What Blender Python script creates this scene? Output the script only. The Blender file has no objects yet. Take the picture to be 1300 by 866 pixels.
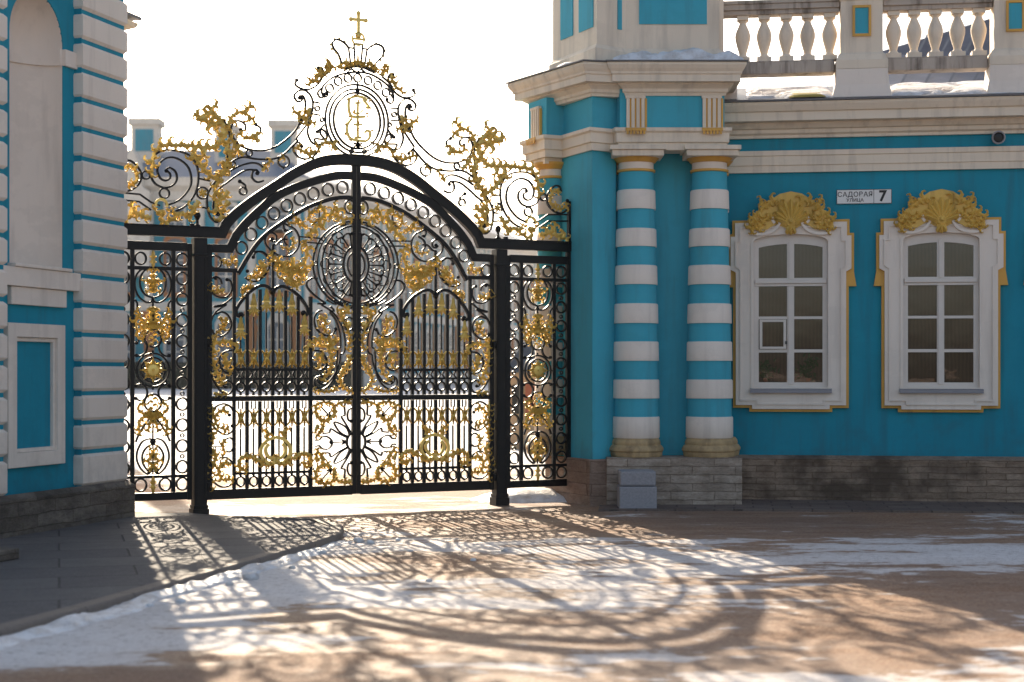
import bpy, bmesh, math, random
from mathutils import Vector, Matrix, geometry
PI = math.pi
random.seed(7)
scene = bpy.context.scene
COL = scene.collection

# ---------------------------------------------------------------- camera numbers (metres, photo pixels of a 1300 x 866 frame)
F, CX, HZ, EYE = 2000.0, 650.0, 474.0, 1.6
def ground(x, y, z=0.0):                      # pixel -> point on a horizontal plane
    Y = (EYE - z) * F / (y - HZ)
    return ((x - CX) * Y / F, Y)

# ---------------------------------------------------------------- mesh builder
class MB:
    def __init__(s):
        s.v = []; s.f = []; s.m = []
    def add(s, vs, fs, mi=0):
        b = len(s.v); s.v += [tuple(p) for p in vs]
        for f in fs:
            s.f.append(tuple(b + i for i in f)); s.m.append(mi)
    def box(s, x0, x1, y0, y1, z0, z1, mi=0):
        s.add([(x0,y0,z0),(x1,y0,z0),(x1,y1,z0),(x0,y1,z0),(x0,y0,z1),(x1,y0,z1),(x1,y1,z1),(x0,y1,z1)],
              [(0,3,2,1),(4,5,6,7),(0,1,5,4),(1,2,6,5),(2,3,7,6),(3,0,4,7)], mi)
    def lathe(s, cx, cy, prof, n=32, mi=None, a0=0, a1=2*PI, closed=True):
        """prof: list of (r, z) bottom to top; mi: material per segment"""
        rings = []
        full = abs(a1 - a0 - 2*PI) < 1e-6
        m = n if full else n + 1
        vs = []
        for r, z in prof:
            for i in range(m):
                a = a0 + (a1 - a0) * i / n
                vs.append((cx + r*math.cos(a), cy + r*math.sin(a), z))
        b = len(s.v); s.v += vs
        for k in range(len(prof) - 1):
            mm = 0 if mi is None else mi[k]
            for i in range(n):
                j = (i + 1) % m
                s.f.append((b+k*m+i, b+k*m+j, b+(k+1)*m+j, b+(k+1)*m+i)); s.m.append(mm)
        if closed and full:
            s.f.append(tuple(b + i for i in reversed(range(m)))); s.m.append(0 if mi is None else mi[0])
            s.f.append(tuple(b + (len(prof)-1)*m + i for i in range(m))); s.m.append(0 if mi is None else mi[-1])
    def prism(s, poly, z0, z1, mi=0):
        n = len(poly)
        vs = [(x, y, z0) for x, y in poly] + [(x, y, z1) for x, y in poly]
        fs = [tuple(reversed(range(n))), tuple(range(n, 2*n))] + [(i, (i+1) % n, n+(i+1) % n, n+i) for i in range(n)]
        s.add(vs, fs, mi)
    def plate(s, outer, holes, y0, y1, mi=0):
        """flat shape in the X-Z plane (outer, holes = lists of (x,z)), from depth y0 (front) to y1 (back)"""
        loops = [outer] + list(holes)
        tri = geometry.tessellate_polygon([[Vector((x, z, 0)) for x, z in L] for L in loops])
        flat = [p for L in loops for p in L]
        n = len(flat)
        fs = []
        for t in tri:
            a, b, c = (flat[i] for i in t)
            ar = (b[0]-a[0])*(c[1]-a[1]) - (b[1]-a[1])*(c[0]-a[0])
            t = tuple(t) if ar > 0 else tuple(reversed(t))
            fs.append(t)
            fs.append(tuple(n + i for i in reversed(t)))
        o = 0
        for L in loops:
            k = len(L)
            for i in range(k):
                a, b = o + i, o + (i+1) % k
                fs.append((a, b, n+b, n+a))
            o += k
        s.add([(x, y0, z) for x, z in flat] + [(x, y1, z) for x, z in flat], fs, mi)
    def loft(s, rings, mi=0, cap=True, closed_path=False):
        n = len(rings[0]); b = len(s.v)
        for r in rings: s.v += [tuple(p) for p in r]
        K = len(rings)
        for k in range(K if closed_path else K - 1):
            k2 = (k + 1) % K
            for i in range(n):
                j = (i + 1) % n
                s.f.append((b+k*n+i, b+k*n+j, b+k2*n+j, b+k2*n+i)); s.m.append(mi)
        if cap and not closed_path:
            s.f.append(tuple(b + i for i in reversed(range(n)))); s.m.append(mi)
            s.f.append(tuple(b + (K-1)*n + i for i in range(n))); s.m.append(mi)
    def build(s, name, mats, parent=None, smooth=False, bevel=0, fix=True):
        me = bpy.data.meshes.new(name)
        me.from_pydata(s.v, [], s.f)
        if not isinstance(mats, (list, tuple)): mats = [mats]
        for m in mats: me.materials.append(m)
        for p, mi in zip(me.polygons, s.m): p.material_index = mi
        if fix or bevel:
            bm = bmesh.new(); bm.from_mesh(me)
            bmesh.ops.recalc_face_normals(bm, faces=bm.faces)
            if bevel:
                ed = [e for e in bm.edges if len(e.link_faces) == 2 and e.calc_face_angle(0) > 0.6]
                try: bmesh.ops.bevel(bm, geom=ed, offset=bevel, segments=2, affect='EDGES', profile=0.6, clamp_overlap=True)
                except Exception: pass
            bm.to_mesh(me); bm.free()
        if smooth:
            me.shade_smooth() if hasattr(me, 'shade_smooth') else None
            if isinstance(smooth, float):
                try: me.set_sharp_from_angle(angle=smooth)
                except Exception: pass
        o = bpy.data.objects.new(name, me); COL.objects.link(o)
        if parent is not None: o.parent = parent
        return o

def tag(o, label=None, cat=None, group=None, kind=None):
    if label: o['label'] = label
    if cat: o['category'] = cat
    if group: o['group'] = group
    if kind: o['kind'] = kind
    return o
def empty(name, loc, rz=0.0):
    o = bpy.data.objects.new(name, None); COL.objects.link(o)
    o.location = loc; o.rotation_euler = (0, 0, rz); o.empty_display_size = 0.2
    return o
def copy_tree(o, parent=None):
    c = o.copy(); COL.objects.link(c)
    if parent is not None: c.parent = parent
    for ch in list(o.children): copy_tree(ch, c)
    return c

# ---------------------------------------------------------------- materials
def new_mat(name):
    m = bpy.data.materials.new(name); m.use_nodes = True
    nt = m.node_tree; nt.nodes.clear()
    out = nt.nodes.new('ShaderNodeOutputMaterial'); b = nt.nodes.new('ShaderNodeBsdfPrincipled')
    nt.links.new(b.outputs[0], out.inputs[0])
    return m, nt, b
def N(nt, t, **kw):
    n = nt.nodes.new(t)
    for k, v in kw.items():
        if k.startswith('_'): setattr(n, k[1:], v)
        else:
            n.inputs[k.replace('__', ' ')].default_value = v
    return n
def ramp(nt, fac, stops):
    r = nt.nodes.new('ShaderNodeValToRGB')
    nt.links.new(fac, r.inputs[0])
    e = r.color_ramp.elements
    while len(e) < len(stops): e.new(0.5)
    for i, (p, c) in enumerate(stops):
        e[i].position = p; e[i].color = c if len(c) == 4 else (*c, 1)
    return r
def mixc(nt, fac, a, b, mode='MIX'):
    n = nt.nodes.new('ShaderNodeMix'); n.data_type = 'RGBA'; n.blend_type = mode
    for sock, v in ((0, fac), (6, a), (7, b)):
        if isinstance(v, bpy.types.NodeSocket): nt.links.new(v, n.inputs[sock])
        elif sock == 0: n.inputs[0].default_value = v
        else: n.inputs[sock].default_value = (*v, 1) if len(v) == 3 else v
    return n.outputs[2]
def mth(nt, op, a, b=0.0, clamp=False):
    n = nt.nodes.new('ShaderNodeMath'); n.operation = op; n.use_clamp = clamp
    for i, v in enumerate((a, b)):
        if isinstance(v, bpy.types.NodeSocket): nt.links.new(v, n.inputs[i])
        else: n.inputs[i].default_value = v
    return n.outputs[0]
def coords(nt, world=True):
    if world: return nt.nodes.new('ShaderNodeNewGeometry').outputs['Position']
    return nt.nodes.new('ShaderNodeTexCoord').outputs['Object']
def noise(nt, vec, scale, detail=4, rough=0.55, stretch=None):
    if stretch:
        mp = nt.nodes.new('ShaderNodeMapping'); mp.inputs['Scale'].default_value = stretch
        nt.links.new(vec, mp.inputs[0]); vec = mp.outputs[0]
    n = nt.nodes.new('ShaderNodeTexNoise')
    n.inputs['Scale'].default_value = scale; n.inputs['Detail'].default_value = detail; n.inputs['Roughness'].default_value = rough
    nt.links.new(vec, n.inputs['Vector'])
    return n.outputs['Fac']
def bump(nt, b, h, strength=0.3, dist=0.01):
    n = nt.nodes.new('ShaderNodeBump'); n.inputs['Strength'].default_value = strength; n.inputs['Distance'].default_value = dist
    nt.links.new(h, n.inputs['Height']); nt.links.new(n.outputs[0], b.inputs['Normal'])

def plaster(name, col, var=0.12, dirt=(0.22, 0.19, 0.16), dirt_amt=0.25, rough=0.85):
    m, nt, b = new_mat(name)
    p = coords(nt)
    n1 = noise(nt, p, 1.3, 6, 0.6); n2 = noise(nt, p, 9, 5, 0.65); st = noise(nt, p, 1.0, 5, 0.6, (7, 7, 0.7)); fine = noise(nt, p, 60, 4, 0.7)
    dark = tuple(c * (1 - var*1.6) for c in col); lite = tuple(min(1, c * (1 + var*0.7)) for c in col)
    c = mixc(nt, n1, dark, lite)
    c = mixc(nt, ramp(nt, st, [(0.50, (0,0,0)), (0.70, (dirt_amt*1.4,)*3)]).outputs[0], c, dirt)
    c = mixc(nt, ramp(nt, n2, [(0.6, (0,0,0)), (0.8, (dirt_amt*0.8,)*3)]).outputs[0], c, tuple(x*0.72 for x in col))
    # patches of older repainting with their own ragged outline, and damp blooms low on the wall
    pt = ramp(nt, noise(nt, p, 0.8, 7, 0.7, (1, 1, 1.6)), [(0.53, (0,0,0)), (0.56, (0.30,)*3)]).outputs[0]
    c = mixc(nt, pt, c, tuple(x*0.80 for x in col))
    sz = nt.nodes.new('ShaderNodeSeparateXYZ'); nt.links.new(p, sz.inputs[0])
    low = mth(nt, 'ADD', mth(nt, 'MULTIPLY', sz.outputs[2], -0.55), mth(nt, 'MULTIPLY', noise(nt, p, 3.2, 6, 0.7), 1.5))
    c = mixc(nt, ramp(nt, low, [(0.30, (0,0,0)), (0.62, (dirt_amt*1.3,)*3)]).outputs[0], c, dirt)
    nt.links.new(c, b.inputs['Base Color']); b.inputs['Roughness'].default_value = rough
    bump(nt, b, mth(nt, 'ADD', mth(nt, 'MULTIPLY', n2, 1.0), mth(nt, 'MULTIPLY', fine, 0.5)), 0.35, 0.006)
    return m
M = {}
M['teal'] = plaster('teal_plaster', (0.006, 0.265, 0.385), 0.13, (0.02, 0.13, 0.17), 0.35)
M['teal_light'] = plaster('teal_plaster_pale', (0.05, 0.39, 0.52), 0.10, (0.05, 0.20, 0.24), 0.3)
M['cream'] = plaster('cream_plaster', (0.77, 0.665, 0.54), 0.07, (0.33, 0.28, 0.24), 0.30)
M['white'] = plaster('white_plaster', (0.79, 0.70, 0.62), 0.06, (0.40, 0.34, 0.30), 0.22)
M['ochre'] = plaster('ochre_paint', (0.68, 0.37, 0.07), 0.10, (0.3, 0.16, 0.05), 0.3, 0.6)
M['ochre_dull'] = plaster('ochre_base_paint', (0.50, 0.35, 0.18), 0.14, (0.16, 0.11, 0.06), 0.5, 0.7)
M['cart'] = plaster('cartouche_ochre', (0.72, 0.46, 0.10), 0.16, (0.22, 0.12, 0.03), 0.45, 0.55)

def stone_mat(name, a, b_, moss=0.3, courses=0.14, stain=0.5):
    m, nt, b = new_mat(name)
    p = coords(nt)
    # limestone laid in thin courses
    sx = nt.nodes.new('ShaderNodeSeparateXYZ'); wv = nt.nodes.new('ShaderNodeVectorMath'); wv.operation = 'MULTIPLY_ADD'; nw = nt.nodes.new('ShaderNodeTexNoise'); nw.inputs['Scale'].default_value = 3.5; nw.inputs['Detail'].default_value = 4; nt.links.new(p, nw.inputs[0]); nt.links.new(nw.outputs['Color'], wv.inputs[0]); wv.inputs[1].default_value = (0.045,)*3; nt.links.new(p, wv.inputs[2])
    nt.links.new(wv.outputs[0], sx.inputs[0])
    cmb = nt.nodes.new('ShaderNodeCombineXYZ')
    nt.links.new(mth(nt, 'ADD', sx.outputs[0], mth(nt, 'MULTIPLY', sx.outputs[1], 0.83)), cmb.inputs[0]); nt.links.new(sx.outputs[2], cmb.inputs[1])
    br = nt.nodes.new('ShaderNodeTexBrick'); nt.links.new(cmb.outputs[0], br.inputs[0])
    br.inputs['Scale'].default_value = 1.0; br.inputs['Brick Width'].default_value = courses*5.2; br.inputs['Row Height'].default_value = courses
    br.inputs['Mortar Size'].default_value = 0.006; br.inputs['Mortar Smooth'].default_value = 0.4
    br.inputs['Color1'].default_value = (0.72,0.70,0.68,1); br.inputs['Color2'].default_value = (1,1,1,1); br.inputs['Mortar'].default_value = (0.58,0.54,0.50,1)
    lay = noise(nt, p, 4.5, 7, 0.72, (1.0, 1.0, 2.4)); n1 = noise(nt, p, 1.6, 5, 0.6); n2 = noise(nt, p, 14, 6, 0.7)
    c = mixc(nt, ramp(nt, lay, [(0.35, (0,0,0)), (0.65, (1,1,1))]).outputs[0], a, b_)
    c = mixc(nt, ramp(nt, noise(nt, p, 30, 6, 0.75, (1, 1, 2.5)), [(0.5, (0,0,0)), (0.72, (0.6,)*3)]).outputs[0], c, tuple(x*0.4 for x in a))
    c = mixc(nt, 1.0, c, br.outputs[0], 'MULTIPLY')
    c = mixc(nt, ramp(nt, n1, [(0.48, (0,0,0)), (0.66, (stain,)*3)]).outputs[0], c, tuple(x*0.28 for x in a))
    c = mixc(nt, ramp(nt, n2, [(0.55, (0,0,0)), (0.75, (moss,)*3)]).outputs[0], c, (0.075, 0.075, 0.03))
    nt.links.new(c, b.inputs['Base Color']); b.inputs['Roughness'].default_value = 0.9
    h = mth(nt, 'ADD', mth(nt, 'MULTIPLY', lay, 1.4), mth(nt, 'MULTIPLY', n2, 0.6))
    h = mth(nt, 'ADD', h, mth(nt, 'MULTIPLY', br.outputs['Fac'], -0.8))
    bump(nt, b, h, 0.8, 0.025)
    return m
M['stone_r'] = stone_mat('limestone_courses', (0.26, 0.18, 0.13), (0.44, 0.33, 0.25), 0.30, 0.078, 0.85)
M['stone_p'] = stone_mat('pedestal_limestone', (0.32, 0.25, 0.195), (0.56, 0.465, 0.39), 0.15, 0.10, 0.45)
M['stone_b'] = stone_mat('reddish_limestone', (0.26, 0.17, 0.125), (0.38, 0.27, 0.21), 0.15, 0.14, 0.4)
M['stone_l'] = stone_mat('mossy_limestone', (0.12, 0.10, 0.085), (0.24, 0.20, 0.165), 0.65, 0.13, 0.6)

def simple(name, col, rough=0.6, metal=0.0, nscale=8, var=0.2, bstr=0.2, bd=0.004):
    m, nt, b = new_mat(name)
    p = coords(nt); n1 = noise(nt, p, nscale, 5, 0.6)
    c = mixc(nt, n1, tuple(x*(1-var) for x in col), tuple(min(1, x*(1+var)) for x in col))
    nt.links.new(c, b.inputs['Base Color']); b.inputs['Roughness'].default_value = rough; b.inputs['Metallic'].default_value = metal
    if bstr: bump(nt, b, noise(nt, p, nscale*4, 4, 0.6), bstr, bd)
    return m
M['iron'] = simple('black_iron', (0.0055, 0.005, 0.0055), 0.5, 0.0, 14, 0.3, 0.25, 0.003)
M['iron'].node_tree.nodes['Principled BSDF'].inputs['Specular IOR Level'].default_value = 0.32
def gold():
    m, nt, b = new_mat('gilding')
    p = coords(nt); n1 = noise(nt, p, 22, 5, 0.65); n2 = noise(nt, p, 5, 3, 0.6)
    c = mixc(nt, n1, (0.66, 0.41, 0.07), (1.0, 0.77, 0.27))
    c = mixc(nt, ramp(nt, n2, [(0.55, (0,0,0)), (0.75, (0.35,)*3)]).outputs[0], c, (0.22, 0.12, 0.03))
    nt.links.new(c, b.inputs['Base Color']); b.inputs['Metallic'].default_value = 0.55
    nt.links.new(ramp(nt, n1, [(0.3, (0.5,)*3), (0.7, (0.32,)*3)]).outputs[0], b.inputs['Roughness'])
    bump(nt, b, n1, 0.5, 0.006)
    return m
M['gold'] = gold()
M['metal_roof'] = simple('dark_roof_metal', (0.11, 0.105, 0.11), 0.45, 0.3, 3, 0.35, 0.2, 0.01)
M['roof_blue'] = simple('blue_grey_roof', (0.16, 0.20, 0.27), 0.6, 0.1, 0.5, 0.15, 0)
M['weather'] = plaster('weathered_stone', (0.50, 0.43, 0.37), 0.18, (0.13, 0.105, 0.085), 0.75)
M['granite'] = simple('grey_granite', (0.30, 0.29, 0.31), 0.85, 0, 40, 0.35, 0.5, 0.006)
M['frame_white'] = simple('white_sash_paint', (0.66, 0.60, 0.55), 0.55, 0, 10, 0.08, 0.1)
M['lead'] = simple('grey_sill_metal', (0.22, 0.22, 0.25), 0.45, 0.3, 6, 0.2, 0.1)
M['sign_white'] = simple('sign_white', (0.75, 0.73, 0.71), 0.4, 0, 6, 0.05, 0)
M['black'] = simple('sign_black', (0.008, 0.008, 0.009), 0.5, 0, 6, 0.1, 0)
M['leaf'] = simple('houseplant_leaf', (0.02, 0.07, 0.02), 0.5, 0, 20, 0.3, 0)
M['pot'] = simple('terracotta_pot', (0.20, 0.08, 0.045), 0.8, 0, 10, 0.2, 0)
M['bark'] = simple('tree_bark', (0.07, 0.055, 0.045), 0.9, 0, 10, 0.3, 0.5, 0.02)
M['hedge'] = simple('clipped_hedge', (0.022, 0.026, 0.018), 0.95, 0, 1.2, 0.5, 0.6, 0.2)
M['curtain'] = None
def curtain():
    m, nt, b = new_mat('dim_curtain')
    p = coords(nt)
    w = nt.nodes.new('ShaderNodeTexWave'); w.inputs['Scale'].default_value = 7; w.inputs['Distortion'].default_value = 2.0; w.inputs['Detail'].default_value = 2
    nt.links.new(p, w.inputs[0])
    n1 = noise(nt, p, 2.2, 4, 0.6)
    c = mixc(nt, mth(nt, 'MULTIPLY', w.outputs['Fac'], 0.5), (0.12, 0.098, 0.082), (0.21, 0.175, 0.15))
    c = mixc(nt, n1, c, (0.085, 0.066, 0.055))
    nt.links.new(c, b.inputs['Base Color']); b.inputs['Roughness'].default_value = 0.9
    return m
M['curtain'] = curtain()
def glass():
    m = bpy.data.materials.new('window_glass'); m.use_nodes = True; nt = m.node_tree; nt.nodes.clear()
    out = nt.nodes.new('ShaderNodeOutputMaterial'); mx = nt.nodes.new('ShaderNodeMixShader')
    tr = nt.nodes.new('ShaderNodeBsdfTransparent'); tr.inputs[0].default_value = (0.92, 0.86, 0.80, 1)
    gl = nt.nodes.new('ShaderNodeBsdfGlossy'); gl.inputs['Roughness'].default_value = 0.03
    p = coords(nt); bp = nt.nodes.new('ShaderNodeBump'); bp.inputs['Strength'].default_value = 0.25; bp.inputs['Distance'].default_value = 0.01
    nt.links.new(noise(nt, p, 3, 2, 0.5), bp.inputs['Height']); nt.links.new(bp.outputs[0], gl.inputs['Normal'])
    fr = nt.nodes.new('ShaderNodeFresnel'); fr.inputs[0].default_value = 1.5
    nt.links.new(mth(nt, 'MULTIPLY', fr.outputs[0], 1.0, True), mx.inputs[0])
    nt.links.new(tr.outputs[0], mx.inputs[1]); nt.links.new(gl.outputs[0], mx.inputs[2]); nt.links.new(mx.outputs[0], out.inputs[0])
    return m
M['glass'] = glass()
def snow_mat(name='snow', scale=6):
    m, nt, b = new_mat(name)
    p = coords(nt); n1 = noise(nt, p, scale, 6, 0.65); n2 = noise(nt, p, scale*8, 4, 0.6)
    c = mixc(nt, ramp(nt, n1, [(0.42, (0,0,0)), (0.68, (0.75,)*3)]).outputs[0], (0.74, 0.75, 0.78), (0.36, 0.31, 0.28))
    nt.links.new(c, b.inputs['Base Color']); b.inputs['Roughness'].default_value = 0.55
    bump(nt, b, mth(nt, 'ADD', n1, mth(nt, 'MULTIPLY', n2, 0.4)), 0.6, 0.04)
    return m
M['snow'] = snow_mat()
# ================================================================ GROUND
def ground_mat():
    m, nt, b = new_mat('trodden_snow_on_red_gravel')
    p = coords(nt)
    sx = nt.nodes.new('ShaderNodeSeparateXYZ'); nt.links.new(p, sx.inputs[0]); X, Y = sx.outputs[0], sx.outputs[1]
    n_big = noise(nt, p, 0.33, 4, 0.6); n_mid = noise(nt, p, 1.1, 7, 0.68, (0.55, 1.3, 1)); n_s = noise(nt, p, 5.5, 6, 0.7, (0.7, 1.3, 1)); n_f = noise(nt, p, 34, 5, 0.78)
    def blob(cx, cy, rx, ry, amt):
        dx = mth(nt, 'DIVIDE', mth(nt, 'SUBTRACT', X, cx), rx); dy = mth(nt, 'DIVIDE', mth(nt, 'SUBTRACT', Y, cy), ry)
        d = mth(nt, 'ADD', mth(nt, 'MULTIPLY', dx, dx), mth(nt, 'MULTIPLY', dy, dy))
        g = mth(nt, 'POWER', 2.718, mth(nt, 'MULTIPLY', d, -1.0))
        return mth(nt, 'MULTIPLY', g, amt)
    acc = mth(nt, 'ADD', mth(nt, 'MULTIPLY', mth(nt, 'SUBTRACT', n_mid, 0.12), 0.85), mth(nt, 'MULTIPLY', n_s, 0.36))
    acc = mth(nt, 'ADD', acc, mth(nt, 'MULTIPLY', n_big, 0.25))
    # where the plough and the feet left more or less snow (positions in metres)
    for a in BLOBS: acc = mth(nt, 'ADD', acc, blob(*a))
    far = ramp(nt, mth(nt, 'DIVIDE', Y, 100.0), [(0.24, (0,0,0)), (0.31, (0.18,)*3), (0.5, (0.25,)*3)]).outputs[0]
    acc = mth(nt, 'ADD', acc, far)
    mask = ramp(nt, acc, [(0.635, (0,0,0)), (0.675, (0.8,)*3), (0.86, (1,1,1))]).outputs[0]
    thin = ramp(nt, acc, [(0.54, (0,0,0)), (0.66, (0.30,)*3)]).outputs[0]
    grav = mixc(nt, n_s, (0.18, 0.09, 0.052), (0.32, 0.185, 0.11))
    grav = mixc(nt, ramp(nt, n_f, [(0.46, (0,0,0)), (0.60, (0.85,)*3)]).outputs[0], grav, (0.46, 0.315, 0.21))
    grav = mixc(nt, ramp(nt, n_big, [(0.4, (0,0,0)), (0.6, (0.55,)*3)]).outputs[0], grav, (0.17, 0.12, 0.10))
    snowc = mixc(nt, ramp(nt, n_f, [(0.45, (0,0,0)), (0.75, (0.5,)*3)]).outputs[0], (0.72, 0.69, 0.68), (0.42, 0.345, 0.30))
    c = mixc(nt, thin, grav, (0.40, 0.30, 0.23))
    c = mixc(nt, mask, c, snowc)
    # grit, trodden pits and darker wet spots
    gr = noise(nt, p, 16, 7, 0.8, (0.8, 1.2, 1)); g2 = noise(nt, p, 110, 3, 0.7)
    c = mixc(nt, ramp(nt, gr, [(0.53, (0,0,0)), (0.62, (0.6,)*3)]).outputs[0], c, (0.15, 0.105, 0.08))
    c = mixc(nt, ramp(nt, g2, [(0.56, (0,0,0)), (0.66, (0.5,)*3)]).outputs[0], c, (0.13, 0.09, 0.07))
    vo = nt.nodes.new('ShaderNodeTexVoronoi'); vo.inputs['Scale'].default_value = 4.2; vo.inputs['Randomness'].default_value = 1.0; nt.links.new(p, vo.inputs['Vector'])
    pit = ramp(nt, vo.outputs['Distance'], [(0.16, (1,1,1)), (0.34, (0,0,0))]).outputs[0]
    nt.links.new(c, b.inputs['Base Color'])
    nt.links.new(ramp(nt, acc, [(0.5, (0.85,)*3), (0.56, (0.62,)*3), (0.7, (0.8,)*3)]).outputs[0], b.inputs['Roughness']); b.inputs['Specular IOR Level'].default_value = 0.22
    h = mth(nt, 'ADD', mth(nt, 'MULTIPLY', acc, 1.6), mth(nt, 'MULTIPLY', n_f, 0.35)); h = mth(nt, 'ADD', h, mth(nt, 'MULTIPLY', gr, 0.5)); h = mth(nt, 'SUBTRACT', h, mth(nt, 'MULTIPLY', pit, 0.25))
    bump(nt, b, h, 0.7, 0.022)
    return m
def G(x, y): return ground(x, y)
BLOBS = []
def bl(px, py, rx, ry, amt):
    x, y = ground(px, py); BLOBS.append((x, y, rx, ry, amt))
bl(60, 835, 1.1, 0.5, 0.22); bl(300, 740, 1.3, 1.1, 0.22); bl(430, 715, 1.3, 1.2, 0.16); bl(180, 790, 0.9, 0.8, 0.16)
bl(190, 856, 0.9, 0.32, -0.34); bl(400, 780, 1.0, 0.35, -0.12); bl(540, 715, 0.9, 0.9, -0.24); bl(330, 835, 1.0, 0.35, -0.16); bl(440, 720, 0.5, 0.7, -0.06); bl(950, 800, 1.6, 1.0, -0.06)
bl(1150, 695, 2.2, 0.9, 0.10); bl(350, 770, 1.6, 0.9, 0.04); bl(650, 705, 1.2, 0.9, 0.04); bl(700, 800, 1.4, 0.7, -0.06); bl(1250, 700, 1.2, 1.0, 0.06); bl(870, 725, 1.0, 1.2, 0.10)
bl(1000, 665, 2.0, 1.5, -0.12); bl(1120, 805, 1.6, 0.9, -0.02); bl(1280, 745, 0.8, 0.7, -0.16)
bl(900, 860, 2.5, 0.8, 0.02); bl(700, 668, 1.4, 1.4, -0.08); bl(470, 622, 3.2, 3.0, -0.26); bl(300, 612, 1.5, 1.6, -0.06); bl(1230, 850, 0.8, 0.5, 0.03); bl(760, 770, 1.0, 1.0, 0.03)
M['ground'] = ground_mat()
def paving_mat(name, a, b_, w=0.9, h=0.5, rot=0.0):
    m, nt, b = new_mat(name)
    p = coords(nt)
    mp = nt.nodes.new('ShaderNodeMapping'); mp.inputs['Rotation'].default_value = (0, 0, rot); nt.links.new(p, mp.inputs[0])
    br = nt.nodes.new('ShaderNodeTexBrick'); nt.links.new(mp.outputs[0], br.inputs[0])
    br.inputs['Scale'].default_value = 1; br.inputs['Brick Width'].default_value = w; br.inputs['Row Height'].default_value = h
    br.inputs['Mortar Size'].default_value = 0.011; br.inputs['Mortar Smooth'].default_value = 0.3
    br.inputs['Color1'].default_value = (*a, 1); br.inputs['Color2'].default_value = (*b_, 1); br.inputs['Mortar'].default_value = (0.05, 0.045, 0.04, 1)
    n1 = noise(nt, p, 3, 6, 0.65); n2 = noise(nt, p, 60, 4, 0.7)
    c = mixc(nt, n1, br.outputs[0], tuple(x*0.6 for x in a))
    c = mixc(nt, ramp(nt, n2, [(0.5, (0,0,0)), (0.75, (0.5,)*3)]).outputs[0], c, tuple(x*1.35 for x in b_))
    nt.links.new(c, b.inputs['Base Color']); b.inputs['Roughness'].default_value = 0.85; b.inputs['Specular IOR Level'].default_value = 0.25
    bump(nt, b, mth(nt, 'ADD', mth(nt, 'MULTIPLY', br.outputs['Fac'], -1.0), mth(nt, 'MULTIPLY', n2, 0.3)), 0.8, 0.015)
    return m
M['paving'] = paving_mat('granite_paving', (0.135, 0.125, 0.125), (0.21, 0.195, 0.185), 1.15, 0.62, -0.28)
M['kerb'] = simple('kerb_granite', (0.19, 0.155, 0.13), 0.8, 0, 25, 0.3, 0.5, 0.006)
M['strip'] = paving_mat('wallside_paving', (0.16, 0.12, 0.105), (0.24, 0.19, 0.165), 0.45, 0.24, 0.14)

# ground: near part finely divided with real relief, far part coarse, one sheet
from mathutils import noise as mn
def ground_sheet():
    xs = [-600, -300, -150, -80, -40, -20, -12, -8] + [-6 + 0.08*i for i in range(151)] + [8, 12, 20, 40, 80, 150, 300, 600]
    ys = [-300, -100, -30, -5, 2, 5, 6.5] + [7 + 0.08*i for i in range(181)] + [22, 24, 27, 32, 40, 60, 100, 160, 300, 700, 2000]
    mb = MB(); vs = []
    for y in ys:
        for x in xs:
            inside = -6 < x < 6 and 7 < y < 21.4
            z = 0.0
            if inside:
                z = 0.007*mn.fractal(Vector((x*1.3, y*1.3, 0)), 0.9, 2.1, 4) + 0.002*mn.noise(Vector((x*7, y*7, 3)))
                e = min(1, (6-abs(x))/0.8, (y-7)/0.6, (21.4-y)/1.0); z *= max(0, e)
            vs.append((x, y, z))
    nx = len(xs)
    fs = [(j*nx+i, j*nx+i+1, (j+1)*nx+i+1, (j+1)*nx+i) for j in range(len(ys)-1) for i in range(nx-1)]
    mb.add(vs, fs)
    return tag(mb.build('ground', M['ground'], smooth=True, fix=False), kind='structure')
ground_sheet()

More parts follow.
